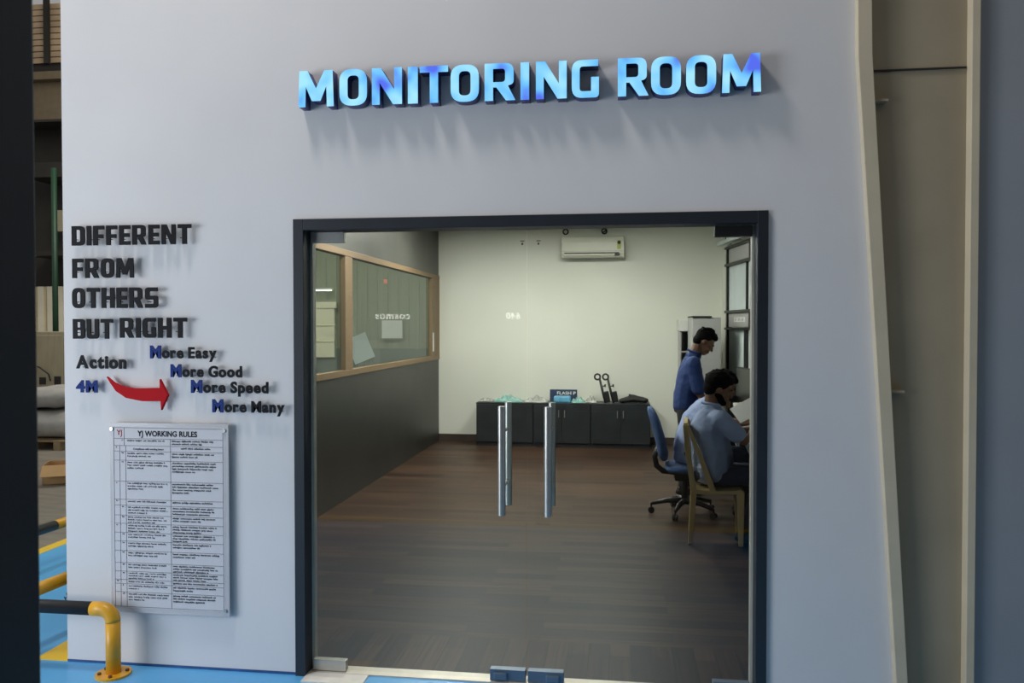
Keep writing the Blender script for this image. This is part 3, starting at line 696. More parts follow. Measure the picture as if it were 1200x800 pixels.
for k, (x, y, z, rx, ry, rz, a) in enumerate(((-6.35, 6.75, .315, .55, .48, .19, 2), (-6.45, 6.80, .66, .54, .44, .15, -3))):
    bm = bmesh.new(); bmesh.ops.create_icosphere(bm, subdivisions=3, radius=1)
    for v in bm.verts:
        c = v.co; n = lambda q: math.copysign(abs(q)**.6, q)
        v.co = Vector((n(c.x)*rx*(1+.05*math.sin(9*c.y+k)), n(c.y)*ry*(1+.05*math.cos(8*c.z)), n(c.z)*rz*(1+.10*math.sin(7*c.x+5*c.y))))
    o = link('sack', bm, M['bag'], smooth=True, loc=(x, y, z)); o.rotation_euler = (0, R(a), R(a*2))
    tag(o, ('bulky white sack lying at the bottom on the pallet', 'white sack topmost on the pallet, against the beige cabinet', 'smaller crumpled white sack at the right of the pallet pile')[k], 'sack', 'white sacks on the pallet')
cx = empty('cardboard_box', (-4.35, 4.35, -0.012), R(28))
bm = bmesh.new()
for a in ((-.24, .24, -.18, -.172, 0, .20), (-.24, .24, .172, .18, 0, .20), (-.24, -.232, -.18, .18, 0, .20), (.232, .24, -.18, .18, 0, .20), (-.24, .24, -.18, .18, 0, .006)): box(bm, *a)
link('carton', bm, M['cardboard'], cx)
for s in (-1, 1):
    bm = bmesh.new(); box(bm, -.24, .24, 0, .17, -.003, .003, 0, Matrix.Translation((0, s*.18, .20)) @ Matrix.Rotation(R(-60 if s > 0 else 215), 4, 'X')); link('flap', bm, M['cardboard'], cx)
tag(cx, 'open brown cardboard box on the concrete floor past the wall corner', 'box')

# ---------------------------------------------------------------- machine behind the photographer, mirrored in the door glass
mc = empty('milling_machine', (-1.2, -9.4, 0))
link('housing', boxes((-2.2, 1.9, -1.2, .35, -.012, 2.25)), M['machine'], mc, bevel=0.03)
link('sliding_door', boxes((-1.9, -.2, .35, .38, .5, 1.65)), M['machine'], mc, bevel=0.01)
link('viewing_window', boxes((-1.6, -.5, .38, .39, .95, 1.5)), M['screen'], mc, bevel=0.01)
link('control_panel', boxes((-1.55, -1.15, .37, .45, 1.02, 1.42)), M['white_box'], mc, bevel=0.01)
for s, x, h in (('cosmos', -.94, .082), ('640', 1.04, .105)):
    me = font_mesh(s, 0.02, .012, 1.14); a, b, c, d = bounds(me)
    wid = .58 if s == 'cosmos' else .22
    for v in me.vertices:
        xx, yy, dd = v.co
        v.co = (x + wid/2 - (xx-a)/(b-a)*wid, .37 + dd, 1.765 + (yy-c)/(d-c)*h)
    put('model_lettering', me, M['lit_letter'], mc)
bm = bmesh.new(); tube(bm, [(-1.14, .1, 2.25), (-1.14, .1, 2.36)], .03, 12); ml = link('lamp_stem', bm, M['black_plastic'], mc)
bm = bmesh.new(); tube(bm, [(-1.14, .1, 2.36), (-1.14, .1, 2.43)], .035, 12); link('beacon_lamp', bm, M['lamp_red'], mc)['label'] = 'red lit beacon'
tag(mc, 'grey milling machine with lit white lettering and a red beacon, mirrored in the glass doors', 'machine')

# ---------------------------------------------------------------- inside: lights, air conditioner, cabinets
for k, (x, y) in enumerate(((-0.2, 5.6), (1.3, 5.6), (-0.2, 3.4))):
    t = empty('ceiling_light', (x, y, 3.06))
    link('light_frame', boxes((-.32, .32, -.32, -.29, -.03, 0), (-.32, .32, .29, .32, -.03, 0), (-.32, -.29, -.29, .29, -.03, 0), (.29, .32, -.29, .29, -.03, 0)), M['white_box'], t)
    link('diffuser', boxes((-.29, .29, -.29, .29, -.022, -.002)), M['panel'], t)
    tag(t, 'square lit ceiling light of the room behind the glass doors', 'ceiling light', 'ceiling lights of the room')

ac = empty('air_conditioner', (1.155, 7.75, 2.60))
bm = bmesh.new(); prism(bm, [(0, .0), (-.19, .0), (-.215, .055), (-.225, .20), (-.20, .275), (0, .285)], 'x', -.43, .43)
link('housing', bm, M['ac_white'], ac, bevel=0.008)
link('outlet_slot', boxes((-.39, .36, -.224, -.19, .036, .062)), M['dark_slot'], ac)
bm = bmesh.new(); box(bm, -.39, .30, -.012, .012, -.028, .028, 0, Matrix.Translation((0, -.225, .020)) @ Matrix.Rotation(R(60), 4, 'X')); link('air_flap', bm, M['ac_white'], ac)
link('side_seam', boxes((-.432, .432, -.222, -.2205, .078, .082)), M['locker'], ac)
link('energy_sticker', boxes((.335, .385, -.2285, -.224, .105, .225)), M['sticker'], ac)['label'] = 'yellow green energy sticker'
bm = bmesh.new(); tube(bm, [(.36, -.2315, .195), (.36, -.227, .195)], .024, 12); link('sticker_dial', bm, M['dark_slot'], ac)
link('display', boxes((.27, .37, -.2265, -.2235, .018, .05)), M['screen'], ac)
tag(ac, 'white split air conditioner mounted high on the back wall', 'air conditioner')
for k, x in enumerate((0.77, 1.31)):
    bm = bmesh.new(); tube(bm, arc((x, 7.735, 2.975), .035, 0, 360, 14), .010, 8, cap=False)
    tube(bm, [(x, 7.735, 3.01), (x, 7.745, 3.058)], .010, 8)
    if k: tube(bm, [(x-.03, 7.735, 2.955), (x+.035, 7.735, 2.99)], .010, 8)
    o = link('cable_hook', bm, M['cable'], smooth=True); tag(o, 'black looped cable hook above the %s end of the air conditioner' % ('left' if k == 0 else 'right'), 'hook', 'cable hooks under the ceiling')
for k, x in enumerate((0.155, 0.385)):  # dark marks stand in for door top fittings reflected in the glass
    bm = boxes((x-.012, x+.012, 7.742, 7.75, 2.80, 2.83), (x-.03, x+.03, 7.744, 7.75, 2.85, 2.862)); o = link('reflection_mark', bm, M['steel_dark'])
    tag(o, 'tiny dark reflection mark, %s of the pair left of the air conditioner' % ('left' if k == 0 else 'right'), 'mark', 'tiny reflection marks on the back wall')

def cabinet(x0, x1, label):
    y0, y1, h = 7.30, 7.74, 0.60
    c = empty('storage_cabinet', ((x0+x1)/2, (y0+y1)/2, 0))
    link('body', rel(boxes((x0, x1, y0+.02, y1, 0.0, h-.02)), c), M['cabinet'], c, bevel=0.002)
    link('top', rel(boxes((x0, x1, y0, y1, h-.02, h)), c), M['cabinet'], c, bevel=0.002)
    mid = (x0+x1)/2
    for a, b, hx in ((x0+.006, mid-.002, mid-.04), (mid+.002, x1-.006, mid+.04)):
        d = link('door', rel(boxes((a, b, y0, y0+.018, .06, h-.025)), c), M['cabinet'], c, bevel=0.002)
        bm = bmesh.new(); tube(bm, [(hx, y0-.02, .41), (hx, y0-.02, .51)], .006, 8); tube(bm, [(hx, y0, .42), (hx, y0-.02, .42)], .005, 6); tube(bm, [(hx, y0, .50), (hx, y0-.02, .50)], .005, 6)
        link('handle', rel(bm, c), M['steel'], d)
        bm = bmesh.new(); tube(bm, [(hx, y0-.004, .36), (hx, y0, .36)], .009, 10); link('lock', rel(bm, c), M['steel_dark'], d)
    tag(c, label, 'cabinet', 'black cabinets along the back wall')
cabinet(-0.435, 0.355, 'low black two door cabinet at the left end of the row by the back wall')
cabinet(0.359, 1.135, 'low black two door cabinet in the middle of the row')
cabinet(1.139, 1.935, 'low black two door cabinet beside the blue office chair')

def film(name, x0, x1, y, h, material, label, seed, group):
    rr = random.Random(seed); bm = bmesh.new(); nx, ny = 22, 10
    top = []
    ph = [rr.uniform(0, 6) for _ in range(6)]
    def z(u, v): return 0.601 + h*(math.sin(math.pi*u)**.6)*(math.sin(math.pi*v)**.6)*(.62+.22*math.sin(9*u+ph[0])*math.cos(7*v+ph[1])+.16*math.sin(23*u+ph[2]+4*v)) + .004
    G = [[bm.verts.new((x0+(x1-x0)*i/nx, y-.13+.26*j/ny, max(.602, z(i/nx, j/ny)))) for j in range(ny+1)] for i in range(nx+1)]
    for i in range(nx):
        for j in range(ny): bm.faces.new((G[i][j], G[i+1][j], G[i+1][j+1], G[i][j+1]))
    o = link(name, bm, material, smooth=False); s = o.modifiers.new('skin', 'SOLIDIFY'); s.thickness = .003; s.offset = 1
    tag(o, label, 'plastic bag', group); return o
GP = 'crumpled plastic on the cabinets'
film('plastic_bag', -0.42, -0.22, 7.50, .06, M['plastic_clear'], 'flat clear plastic bag at the left end of the cabinet row', 5, GP)
film('plastic_bag', -0.20, 0.19, 7.48, .11, M['plastic_teal'], 'crumpled teal tinted plastic bag on the left cabinet', 1, GP)
film('plastic_bag', 0.21, 0.555, 7.46, .10, M['plastic_clear'], 'crumpled grey clear plastic bag left of the blue packet', 2, GP)
film('plastic_bag', 0.87, 1.05, 7.47, .09, M['plastic_teal'], 'crumpled teal tinted plastic bag right of the blue packet', 3, GP)
film('plastic_bag', 1.06, 1.215, 7.52, .10, M['plastic_clear'], 'crumpled grey plastic bag at the feet of the two ring topped tools', 4, GP)
pk = link('packet', boxes((-.115, .115, -.07, .07, 0, .09)), M['packet_blue'], bevel=.02, loc=(0.745, 7.45, 0.60)); tag(pk, 'light blue packet in front of the small name board on the cabinet', 'packet')
fb = empty('name_board', (0.75, 7.62, 0.60))
link('plate', boxes((-.19, .19, -.012, .012, .0, .165)), M['label_navy'], fb, bevel=.003)
link('stand', boxes((-.12, .12, .012, .09, .0, .012)), M['black_plastic'], fb)
me = font_mesh('FLASH P', .004, .02); a, b, c, d = bounds(me)
upright(me, .26/(b-a), .045/(d-c), -.09 - a*.26/(b-a), .095, -.013); put('lettering', me, M['white_paper'], fb)
tag(fb, 'dark blue name board lettered FLASH P standing on the middle cabinet', 'sign')
def ring_tool(x, label):
    t = empty('hand_tool', (x, 7.46, 0.60))
    bm = bmesh.new(); tube(bm, [(0.085, 0, 0), (0.05, 0, .12), (0.0, 0, .33)], [.020, .018, .015], 12); link('shaft', bm, M['black_plastic'], t, smooth=True)
    bm = bmesh.new(); tube(bm, arc((-.03, 0, .355), .038, 0, 360, 18), .013, 10, cap=False); link('ring_head', bm, M['black_plastic'], t, smooth=True)
    bm = bmesh.new(); tube(bm, [(0.02, 0, .22), (.075, 0, .235)], .008, 8); tube(bm, [(.075, 0, .215), (.075, 0, .255)], .010, 8); link('side_lever', bm, M['black_plastic'], t)
    bm = bmesh.new(); box(bm, -.035, .035, -.035, .035, -.075, .075, 0, Matrix.Translation((.10, 0, .085)) @ Matrix.Rotation(R(-10), 4, 'Y')); link('grip_body', bm, M['black_plastic'], t, bevel=.012)
    tag(t, label, 'tool', 'ring topped tools on the cabinet')
ring_tool(1.255, 'left one of two black ring topped hand tools standing on the right cabinet')
ring_tool(1.365, 'right one of two black ring topped hand tools standing on the right cabinet')
bm = bmesh.new(); eh(bm, (1.56, 7.48, .63), (.05, .12, .03), (1.72, 7.5, .66), (.08, .14, .05)); eh(bm, (1.72, 7.5, .66), (.08, .14, .05), (1.86, 7.48, .64), (.06, .13, .035))
eh(bm, (1.66, 7.42, .715), .018, (1.88, 7.40, .66), .018)
o = fuse('black_bag', bm, M['black_cloth'], .012, None, 3, .02, .06); tag(o, 'slumped black cloth bag on the right cabinet behind the office chair', 'bag')

# locker and white cabinet in the far right corner
lk = empty('steel_locker', (2.585, 6.85, 0))
link('body', boxes((-.172, .172, -.33, .30, 0, 1.755)), M['locker'], lk, bevel=.004)
link('door', boxes((-.168, .168, -.352, -.332, .06, 1.74)), M['locker'], lk, bevel=.003)
bm = bmesh.new(); tube(bm, [(-.12, -.37, .95), (-.12, -.37, 1.10)], .008, 8); tube(bm, [(-.12, -.352, .96), (-.12, -.37, .96)], .006, 6); tube(bm, [(-.12, -.352, 1.09), (-.12, -.37, 1.09)], .006, 6); link('handle', bm, M['steel_dark'], lk)
link('top_edge', boxes((-.176, .06, -.36, .305, 1.757, 1.772)), M['black_plastic'], lk)
tag(lk, 'tall grey steel locker in the far right corner behind the standing man', 'locker')
wc = empty('shelf_unit', (2.36, 7.50, 0))
link('side_panel', boxes((-.035, -.02, -.20, .20, 0, 1.58)), M['locker'], wc); link('side_panel', boxes((.09, .105, -.20, .20, 0, 1.58)), M['locker'], wc)
link('back_panel', boxes((-.02, .09, .18, .20, 0, 1.58)), M['locker'], wc)
link('top', boxes((-.05, .12, -.22, .21, 1.58, 1.73)), M['white_box'], wc, bevel=.004)
for z in (.1, .55, 1.0, 1.3): link('shelf', boxes((-.02, .09, -.2, .18, z, z+.015)), M['locker'], wc)
tag(wc, 'narrow white topped shelf unit left of the grey locker', 'shelf unit')

# hanging tube light by the screen wall
tl = empty('tube_light', (2.90, 6.75, 2.70))
bm = bmesh.new(); box(bm, -.55, .55, -.035, .035, 0, .05, 0, Matrix.Rotation(R(-82.5), 4, 'Z')); link('batten', bm, M['frosted'], tl, bevel=.006)
for s in (-.25, -.02, .02, .25):
    c = Matrix.Rotation(R(-82.5), 4, 'Z') @ Vector((s, 0, .05)); c2 = Matrix.Rotation(R(-82.5), 4, 'Z') @ Vector((s*.75, 0, .36))
    bm = bmesh.new(); tube(bm, [c, c2], .006, 6); link('hanging_wire', bm, M['cable'], tl)
tag(tl, 'pale hanging batten light on wires above the screen wall at right', 'tube light')

# ---------------------------------------------------------------- desk along the screen wall
dk = empty('desk', (2.8, 3.5, 0))
top = [(2.40, 1.6), (3.35, 1.6), (3.22, 4.4), (3.03, 6.2), (2.86, 6.2), (2.51, 3.05)]
bm = bmesh.new(); prism(bm, top, 'z', .705, .74); link('desktop', rel(bm, dk), M['desk_top'], dk, bevel=.004)
bm = bmesh.new(); prism(bm, [(3.10, 1.65), (3.12, 1.65), (2.98, 6.1), (2.96, 6.1)], 'z', 0, .705); link('modesty_panel', rel(bm, dk), M['desk_body'], dk)
def pedestal(y0, y1):
    fxx = lambda y: 2.425 + (y-1.6)*.0759 if y < 3.1 else 2.535 + (y-3.05)*.111
    pts = [(fxx(y0)+.02, y0), (fxx(y0)+.40, y0), (fxx(y1)+.22, y1), (fxx(y1)+.02, y1)]
    bm = bmesh.new(); prism(bm, pts, 'z', 0.0, .705); p = link('pedestal', rel(bm, dk), M['desk_body'], dk, bevel=.002)
    for z0, z1 in ((.50, .69), (.27, .49), (.03, .26)):
        bm = bmesh.new(); prism(bm, [(fxx(y0), y0+.01), (fxx(y0)+.02, y0+.01), (fxx(y1)+.02, y1-.01), (fxx(y1), y1-.01)], 'z', z0, z1)
        d = link('drawer', rel(bm, dk), M['desk_body'], p, bevel=.002)
        bm = bmesh.new(); ya, yb = y0+.2*(y1-y0), y0+.8*(y1-y0); zz = z1-.05
        tube(bm, [(fxx(ya)-.03, ya, zz), (fxx(yb)-.03, yb, zz)], .007, 8); tube(bm, [(fxx(ya), ya, zz), (fxx(ya)-.03, ya, zz)], .006, 6); tube(bm, [(fxx(yb), yb, zz), (fxx(yb)-.03, yb, zz)], .006, 6)
        link('drawer_handle', rel(bm, dk), M['steel'], p)
pedestal(1.66, 2.30); pedestal(4.6, 5.3)
link('end_panel', rel(boxes((2.88, 3.0, 6.12, 6.15, 0, .705)), dk), M['desk_body'], dk)
tag(dk, 'long white topped work desk with navy drawers along the right side of the room', 'desk')

def monitor(x, y, rz, label):
    t = empty('monitor', (x, y, .74), rz)
    link('screen', boxes((-.012, .03, -.28, .28, .10, .44)), M['black_plastic'], t, bevel=.006)
    link('display', boxes((-.015, -.012, -.265, .265, .115, .425)), M['screen'], t)
    bm = bmesh.new(); tube(bm, [(.03, 0, .25), (.06, 0, .02)], .02, 10); link('neck', bm, M['black_plastic'], t)
    link('foot', boxes((-.06, .13, -.11, .11, 0, .015)), M['black_plastic'], t, bevel=.004)
    tag(t, label, 'monitor', 'monitors on the desk')
monitor(2.92, 5.62, R(12), 'black monitor at the far end of the white desk')
monitor(2.98, 4.45, R(6), 'black monitor on the desk in front of the man in lavender')
monitor(3.02, 3.35, R(4), 'black monitor on the desk in front of the man on the plastic chair')
o = link('paper_box', boxes((-.04, .04, -.04, .04, 0, .10)), M['white_paper'], bevel=.004, loc=(2.82, 5.12, .74)); tag(o, 'small white carton standing on the desk by the far monitor', 'box')
o = link('paper_sheet', boxes((-.08, .09, -.14, .14, 0, .006)), M['white_paper'], loc=(2.81, 4.80, .74)); tag(o, 'white sheet of paper lying on the desk edge beyond the bearded man', 'paper')

# ---------------------------------------------------------------- chairs
pc = empty('plastic_chair', (2.24, 2.785, 0))
def rc(bm): return rel(bm, pc)
Y0, Y1 = 2.575, 2.995
bm = bmesh.new(); nx, ny = 10, 10
prism(bm, [(2.055, .405), (2.075, .42), (2.15, .412), (2.25, .408), (2.36, .414), (2.425, .424), (2.448, .410), (2.44, .372), (2.425, .372), (2.42, .39), (2.08, .378), (2.07, .36)], 'y', Y0-.005, Y1+.005)
link('seat', rc(bm), M['chair_plastic'], pc, bevel=.006)
for y, s in ((Y0, 1), (Y1, -1)):
    bm = bmesh.new(); prism(bm, [(2.035, .0), (2.068, .0), (2.100, .40), (2.055, .40)], 'y', y-.004, y+.024*s)
    link('leg', rc(bm), M['chair_plastic'], pc, bevel=.004)
    bm = bmesh.new(); prism(bm, [(2.405, .0), (2.440, .0), (2.447, .40), (2.390, .40)], 'y', y-.004, y+.028*s); link('leg', rc(bm), M['chair_plastic'], pc, bevel=.004)
    bm = bmesh.new(); prism(bm, [(2.055, .40), (2.098, .40), (2.045, .74), (2.022, .905), (1.995, .905), (2.008, .72)], 'y', y-.004, y+.022*s); link('back_post', rc(bm), M['chair_plastic'], pc, bevel=.004)
    bm = bmesh.new(); prism(bm, [(2.195, .405), (2.245, .405), (2.135, .68), (2.040, .905), (2.008, .905), (2.105, .67)], 'y', y-.006, y+.024*s); link('arm_brace', rc(bm), M['chair_plastic'], pc, bevel=.004)
bm = bmesh.new(); box(bm, 2.0, 2.032, Y0, Y1, .845, .915)
for k in range(6):
    y = Y0+.05+k*.064
    prism(bm, [(2.003, .86), (2.020, .86), (2.085, .41), (2.066, .41)], 'y', y, y+.028)
link('backrest', rc(bm), M['chair_plastic'], pc, bevel=.004)
pc.rotation_euler = (0, 0, R(-5)); pc.location = (2.2576, 2.7676, 0)
tag(pc, 'tan moulded plastic chair with a slatted back under the man in light blue', 'chair')

oc = empty('office_chair', (2.09, 3.57, 0), 0)
bm = bmesh.new(); bmesh.ops.create_icosphere(bm, subdivisions=3, radius=1)
for v in bm.verts:
    n = lambda q, e: math.copysign(abs(q)**e, q); c = v.co.copy()
    v.co = Vector((n(c.x, .55)*.235, n(c.y, .55)*.235, n(c.z, .6)*.042)) + Vector((.06, 0, .415))
link('seat', bm, M['blue_fabric'], oc, smooth=True)
bm = bmesh.new(); bmesh.ops.create_icosphere(bm, subdivisions=3, radius=1)
for v in bm.verts:
    c = v.co.copy(); n = lambda q, e: math.copysign(abs(q)**e, q)
    zz = n(c.z, .6)*.235; xx = n(c.x, .7)*(.045 if c.z > -.3 else .052); yy = n(c.y, .55)*(.21 - .03*max(0, c.z))
    v.co = Vector((xx - .245 - .17*zz/.235*.36 + .10*(1-(zz/.235)**2)*.18, yy, .705 + zz))
link('backrest', bm, M['blue_fabric'], oc, smooth=True)
bm = bmesh.new(); tube(bm, [(-.225, 0, .60), (-.262, 0, .50), (-.245, 0, .42), (-.19, 0, .375), (-.05, 0, .36), (0.05, 0, .36)], [.022, .024, .026, .026, .024, .02], 10); link('back_spine', bm, M['black_plastic'], oc, smooth=True)
link('tilt_mechanism', boxes((-.09, .12, -.08, .08, .30, .38)), M['black_plastic'], oc, bevel=.01)
bm = bmesh.new(); tube(bm, [(0, 0, .09), (0, 0, .31)], .026, 14); link('gas_lift', bm, M['steel_dark'], oc, smooth=True)
for s in (-1, 1):
    bm = bmesh.new(); y = s*.26
    tube(bm, [(.12, s*.2, .385), (.10, y, .40), (.02, y, .50), (-.02, y, .575), (.06, y, .60), (.20, y, .60), (.24, y, .56), (.20, y, .47), (.14, y, .40)], .016, 8); link('armrest', bm, M['black_plastic'], oc, smooth=True)
for k in range(5):
    a = R(178 + 72*k); dx, dy = math.cos(a), math.sin(a)
    bm = bmesh.new(); tube(bm, [(0, 0, .115), (dx*.15, dy*.15, .115), (dx*.285, dy*.285, .085)], [.030, .024, .016], 10); lg = link('base_arm', bm, M['black_plastic'], oc, smooth=True)
    bm = bmesh.new(); cx_, cy_ = dx*.29, dy*.29
    for s in (-1, 1):
        n = Vector((-dy, dx, 0))*s*.014
        tube(bm, [Vector((cx_, cy_, .027))+n*.5, Vector((cx_, cy_, .027))+n*1.5], .027, 14)
    tube(bm, [(cx_, cy_, .03), (cx_, cy_, .09)], .008, 8); link('castor', bm, M['black_plastic'], lg)
tag(oc, 'blue upholstered office chair on black castors under the man in lavender', 'chair')

# ---------------------------------------------------------------- people
def hand(bm, wrist, d, n, mir=1, curl=35):
    d = Vector(d).normalized(); n = Vector(n); n = (n - d*n.dot(d)).normalized(); s = d.cross(n).normalized()*mir
    W = Vector(wrist)
    P = lambda a, b, c=0: W + d*a + s*b + n*c
    spec = ((-.028, .072, .0088), (-.009, .080, .0092), (.010, .075, .0088), (.028, .058, .0078))
    for off, ln, r in spec:
        k = P(.085, off); eh(bm, P(.0, off*.5), .017, k, .0125)
        a1, a2, a3 = R(curl), R(curl*1.9), R(curl*2.6)
        p1 = k + (d*math.cos(a1) - n*math.sin(a1))*ln*.45
        p2 = p1 + (d*math.cos(a2) - n*math.sin(a2))*ln*.32
        p3 = p2 + (d*math.cos(a3) - n*math.sin(a3))*ln*.23
        chain(bm, [k, p1, p2, p3], [r*1.1, r, r*.95, r*.85])
    t0 = P(.022, -.022, -.004); t1 = P(.052, -.048, -.014); t2 = P(.080, -.052, -.026); t3 = P(.100, -.044, -.034)
    chain(bm, [t0, t1, t2, t3], [.015, .0125, .0105, .009])
def head(bm, T):
    ell(bm, (-.012, 0, .028), (.098, .077, .092), T, 3)
    eh(bm, (.018, 0, -.005), (.075, .066, .07), (.055, 0, -.085), (.034, .034, .026), T)
    eh(bm, (.086, 0, .018), .010, (.106, 0, -.022), .0135, T)
    eh(bm, (.080, -.040, .024), .012, (.080, .040, .024), .012, T)
    ell(bm, (.088, 0, -.052), (.012, .024, .007), T); ell(bm, (.086, 0, -.066), (.012, .021, .008), T)
    for s in (-1, 1):
        ell(bm, (-.008, s*.077, -.002), (.020, .009, .031), T); ell(bm, (.062, s*.045, -.025), (.026, .022, .02), T)
def person(spec):
    T = Matrix.Translation(spec['head']) @ Matrix.Rotation(spec.get('yaw', 0), 4, 'Z') @ Matrix.Rotation(spec['nod'], 4, 'Y')
    bm = bmesh.new(); head(bm, T)
    hb = T @ Vector((-.03, 0, -.06)); eh(bm, hb, (.055, .055, .05), spec['neck'], (.058, .062, .05))
    V = lambda k: Vector(spec[k])
    eh(bm, V('neck'), (.06, .07, .05), V('chest'), (.075, .13, .10)); eh(bm, V('chest'), (.075, .13, .10), V('pelvis'), (.085, .12, .08))
    for s in ('R', 'L'):
        chain(bm, [V('sh'+s), V('el'+s), V('wr'+s)], [.045, .040, .028])
        eh(bm, V('chest') + Vector((0, 0, .06)), .06, V('sh'+s), .045)
        fd = V('wr'+s) - V('el'+s)
        hand(bm, V('wr'+s) + fd.normalized()*.01, spec.get('hd'+s, fd), spec.get('hn'+s, (0, 0, 1)), 1 if s == 'R' else -1, spec.get('curl', 32))
        chain(bm, [V('hp'+s), V('kn'+s), V('an'+s)], [.06, .045, .035])
        eh(bm, V('pelvis'), (.08, .10, .07), V('hp'+s), .06)
        eh(bm, V('an'+s), .034, V('an'+s) + Vector((.12, 0, -.035)), (.04, .03, .02))
    body = fuse('person', bm, M['skin'], .0065, None, 3)
    # hair
    bm = bmesh.new()
    for c, r in spec.get('hairparts', (((-.028, 0, .050), (.096, .086, .088)), ((.035, 0, .092), (.055, .066, .036)), ((-.06, 0, -.01), (.055, .074, .065)))): ell(bm, c, r, T, 3)
    rr = random.Random(spec['seed'])
    for k in range(46):
        a = rr.uniform(0, 2*math.pi); e = rr.uniform(.15, 1.45)
        dv = Vector((math.cos(a)*math.cos(e), math.sin(a)*math.cos(e), math.sin(e)))
        if dv.x > .55 and dv.z < .55: continue
        c = Vector((-.022, 0, .050)) + Vector((dv.x*.092, dv.y*.080, dv.z*.084)); eh(bm, c, .017, c + dv*.014 + Vector((rr.uniform(-.01, .02), rr.uniform(-.01, .01), 0)), .009, T)
    fuse('hair', bm, M['hair'], .008, body, 1)
    for s in (-1, 1):
        bm = bmesh.new(); ell(bm, (.0885, s*.033, .004), (.007, .014, .006), T); link('eye', bm, M['eye'], body, smooth=True)
        bm = bmesh.new(); eh(bm, (.092, s*.018, .026), .005, (.083, s*.052, .027), .004, T); link('eyebrow', bm, M['hair'], body, smooth=True)
    if spec.get('beard'):
        bm = bmesh.new(); eh(bm, (.010, 0, -.045), (.055, .070, .035), (.058, 0, -.088), (.040, .038, .030), T); fuse('beard', bm, M['hair'], .008, body, 2)
    # shirt
    bm = bmesh.new()
    P_ = spec['shirt']
    for i in range(len(P_)-1): eh(bm, P_[i][0], P_[i][1], P_[i+1][0], P_[i+1][1])
    top_c, top_r = P_[-1]
    for s in ('R', 'L'):
        f = spec.get('sleeve', .62); a, b = V('sh'+s), V('el'+s); e = a.lerp(b, f)
        eh(bm, V('chest') + Vector((0, 0, .05)), (.09, .12, .09), a, .072); eh(bm, a, .072, e, spec.get('cuff', .066))
    n0 = V('neck'); hd = (T @ Vector((-.03, 0, -.06)) - n0)
    tcol = n0 + hd*.10
    eh(bm, n0 - hd*.15, (.085, .10, .035), tcol, (.070, .075, .022))
    fuse('shirt', bm, spec['shirt_mat'], .010, body, 5, .014, .055)
    # collar ring
    bm = bmesh.new(); q = hd.normalized(); a1 = Vector((1, 0, 0)); a1 = (a1 - q*a1.dot(q)).normalized(); a2 = q.cross(a1)
    c0 = n0 + hd*.17
    tube(bm, [c0 + a1*.068*math.cos(t) + a2*.070*math.sin(t) - q*(.022 if math.cos(t) > .6 else 0) for t in [2*math.pi*k/20 for k in range(21)]], .012, 8, cap=False)
    link('collar', bm, spec['shirt_mat'], body, smooth=True)
    # trousers
    bm = bmesh.new(); ell(bm, V('pelvis'), (.125, .165, .105))
    for s in ('R', 'L'):
        eh(bm, V('pelvis'), (.11, .12, .09), V('hp'+s), .088); a = V('kn'+s).lerp(V('an'+s), .92)
        chain(bm, [V('hp'+s), V('kn'+s), a], [.088, .068, .056])
    fuse('trousers', bm, spec['trouser_mat'], .011, body, 5, .010, .06)
    for s in ('R', 'L'):
        A = V('an'+s); f = Vector(spec.get('foot', (1, 0, 0)))
        bm = bmesh.new(); z = A.z - .078
        eh(bm, (A.x-.03, A.y, z+.036), (.045, .038, .036), (A.x+.15, A.y, z+.026), (.048, .042, .026)); eh(bm, (A.x-.01, A.y, z+.07), (.05, .04, .03), (A.x+.08, A.y, z+.04), (.05, .04, .03))
        fuse('shoe', bm, M['shoe'], .008, body, 2)
    return body

A = person(dict(seed=1, head=(2.285, 2.78, 1.160), nod=R(22), neck=(2.225, 2.78, 1.035), chest=(2.205, 2.78, .87), pelvis=(2.19, 2.78, .515),
    shR=(2.275, 2.605, .945), elR=(2.445, 2.60, .79), wrR=(2.555, 2.80, .815), shL=(2.27, 2.955, .945), elL=(2.45, 2.99, .80), wrL=(2.60, 2.86, .86),
    hpR=(2.23, 2.69, .50), knR=(2.64, 2.68, .50), anR=(2.46, 2.67, .08), hpL=(2.23, 2.87, .50), knL=(2.64, 2.89, .50), anL=(2.52, 2.90, .08),
    hdR=(.8, .5, .1), hnR=(-.1, -.2, 1), hdL=(.7, -.6, .2), hnL=(.3, .2, 1), beard=True, sleeve=.72, cuff=.070,
    hairparts=(((-.030, 0, .048), (.104, .092, .094)), ((.035, 0, .092), (.058, .070, .042)), ((-.062, 0, -.01), (.058, .078, .07))),
    shirt=[((2.235, 2.78, .50), (.165, .195, .09)), ((2.235, 2.78, .66), (.160, .195, .12)), ((2.205, 2.78, .86), (.145, .195, .12)), ((2.215, 2.78, .975), (.095, .15, .055))],
    shirt_mat=M['shirt_light'], trouser_mat=M['navy']))
tag(A, 'bearded person in light blue shirt bent over the desk on the tan plastic chair', 'person')
bm = bmesh.new(); q = (Vector((2.555, 2.80, .815)) - Vector((2.445, 2.60, .79))).normalized(); c0 = Vector((2.555, 2.80, .815)) - q*.025
a1 = Vector((0, 0, 1)); a1 = (a1 - q*a1.dot(q)).normalized(); a2 = q.cross(a1)
tube(bm, [c0 + a1*.034*math.cos(t) + a2*.034*math.sin(t) for t in [2*math.pi*k/16 for k in range(17)]], .008, 8, cap=False); tube(bm, [c0 + a1*.034, c0 + a1*.046], .017, 14)
link('wristwatch', bm, M['steel'], A, smooth=True)
o = link('paper_pad', boxes((-.11, .13, -.09, .09, -.004, .004)), M['white_paper'], loc=(2.53, 2.98, .985)); o.rotation_euler = (R(38), R(-30), R(4))
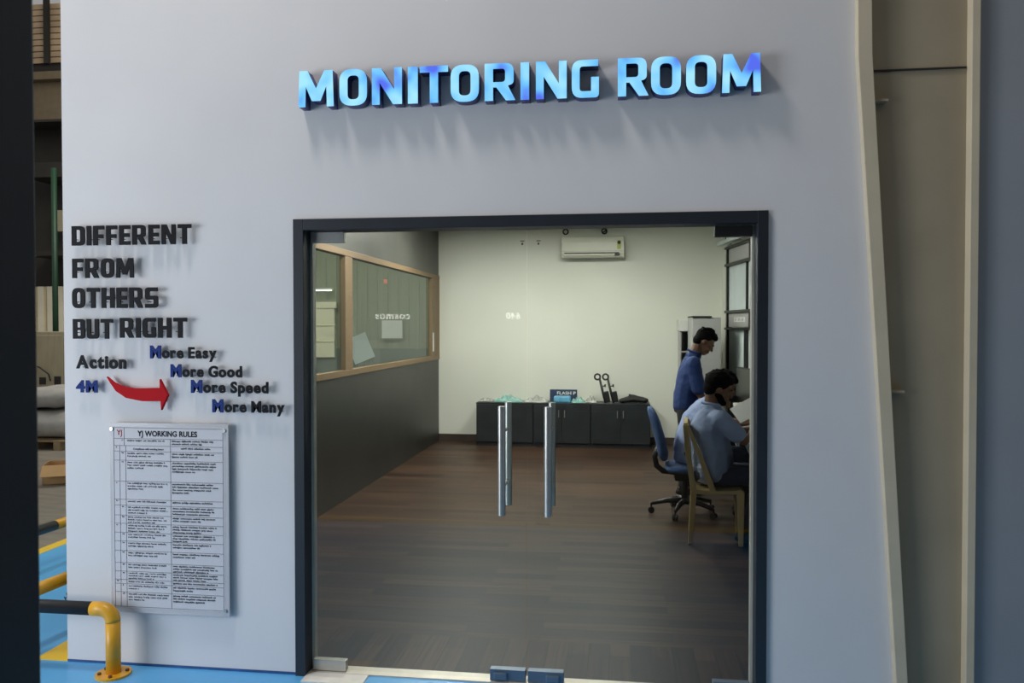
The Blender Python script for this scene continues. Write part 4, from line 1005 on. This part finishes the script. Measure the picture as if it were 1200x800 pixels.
tag(o, 'tilted white paper pad held up in front of the bearded man', 'paper')

B = person(dict(seed=2, head=(2.425, 3.60, 1.120), nod=R(30), neck=(2.315, 3.60, 1.010), chest=(2.23, 3.60, .84), pelvis=(2.13, 3.60, .535),
    shR=(2.31, 3.43, .92), elR=(2.47, 3.40, .79), wrR=(2.66, 3.50, .795), shL=(2.31, 3.77, .92), elL=(2.48, 3.80, .79), wrL=(2.67, 3.70, .795),
    hpR=(2.17, 3.51, .52), knR=(2.58, 3.50, .52), anR=(2.56, 3.50, .08), hpL=(2.17, 3.69, .52), knL=(2.58, 3.70, .52), anL=(2.58, 3.70, .08), sleeve=.75,
    shirt=[((2.13, 3.60, .50), (.145, .18, .075)), ((2.145, 3.60, .64), (.150, .19, .11)), ((2.205, 3.60, .82), (.150, .20, .12)), ((2.275, 3.60, .965), (.10, .16, .06))],
    shirt_mat=M['shirt_lavender'], trouser_mat=M['navy']))
tag(B, 'person in lavender blue shirt on the office chair, mostly hidden by the bearded one', 'person')

C = person(dict(seed=3, head=(2.345, 4.45, 1.490), nod=R(38), neck=(2.245, 4.45, 1.375), chest=(2.215, 4.45, 1.17), pelvis=(2.165, 4.45, .86),
    shR=(2.225, 4.275, 1.29), elR=(2.285, 4.25, 1.00), wrR=(2.48, 4.33, .93), shL=(2.225, 4.625, 1.29), elL=(2.29, 4.66, 1.00), wrL=(2.48, 4.58, .93),
    hpR=(2.165, 4.36, .82), knR=(2.18, 4.35, .44), anR=(2.135, 4.35, .08), hpL=(2.165, 4.54, .82), knL=(2.20, 4.55, .44), anL=(2.165, 4.56, .08),
    hnR=(0, -1, .6), hnL=(0, 1, .6), sleeve=.85,
    shirt=[((2.165, 4.45, .85), (.125, .185, .045)), ((2.17, 4.45, .98), (.125, .185, .10)), ((2.205, 4.45, 1.18), (.120, .19, .12)), ((2.225, 4.45, 1.315), (.085, .15, .05))],
    shirt_mat=M['shirt_royal'], trouser_mat=M['charcoal']))
tag(C, 'person in a royal blue shirt standing with head bowed behind the seated men', 'person')
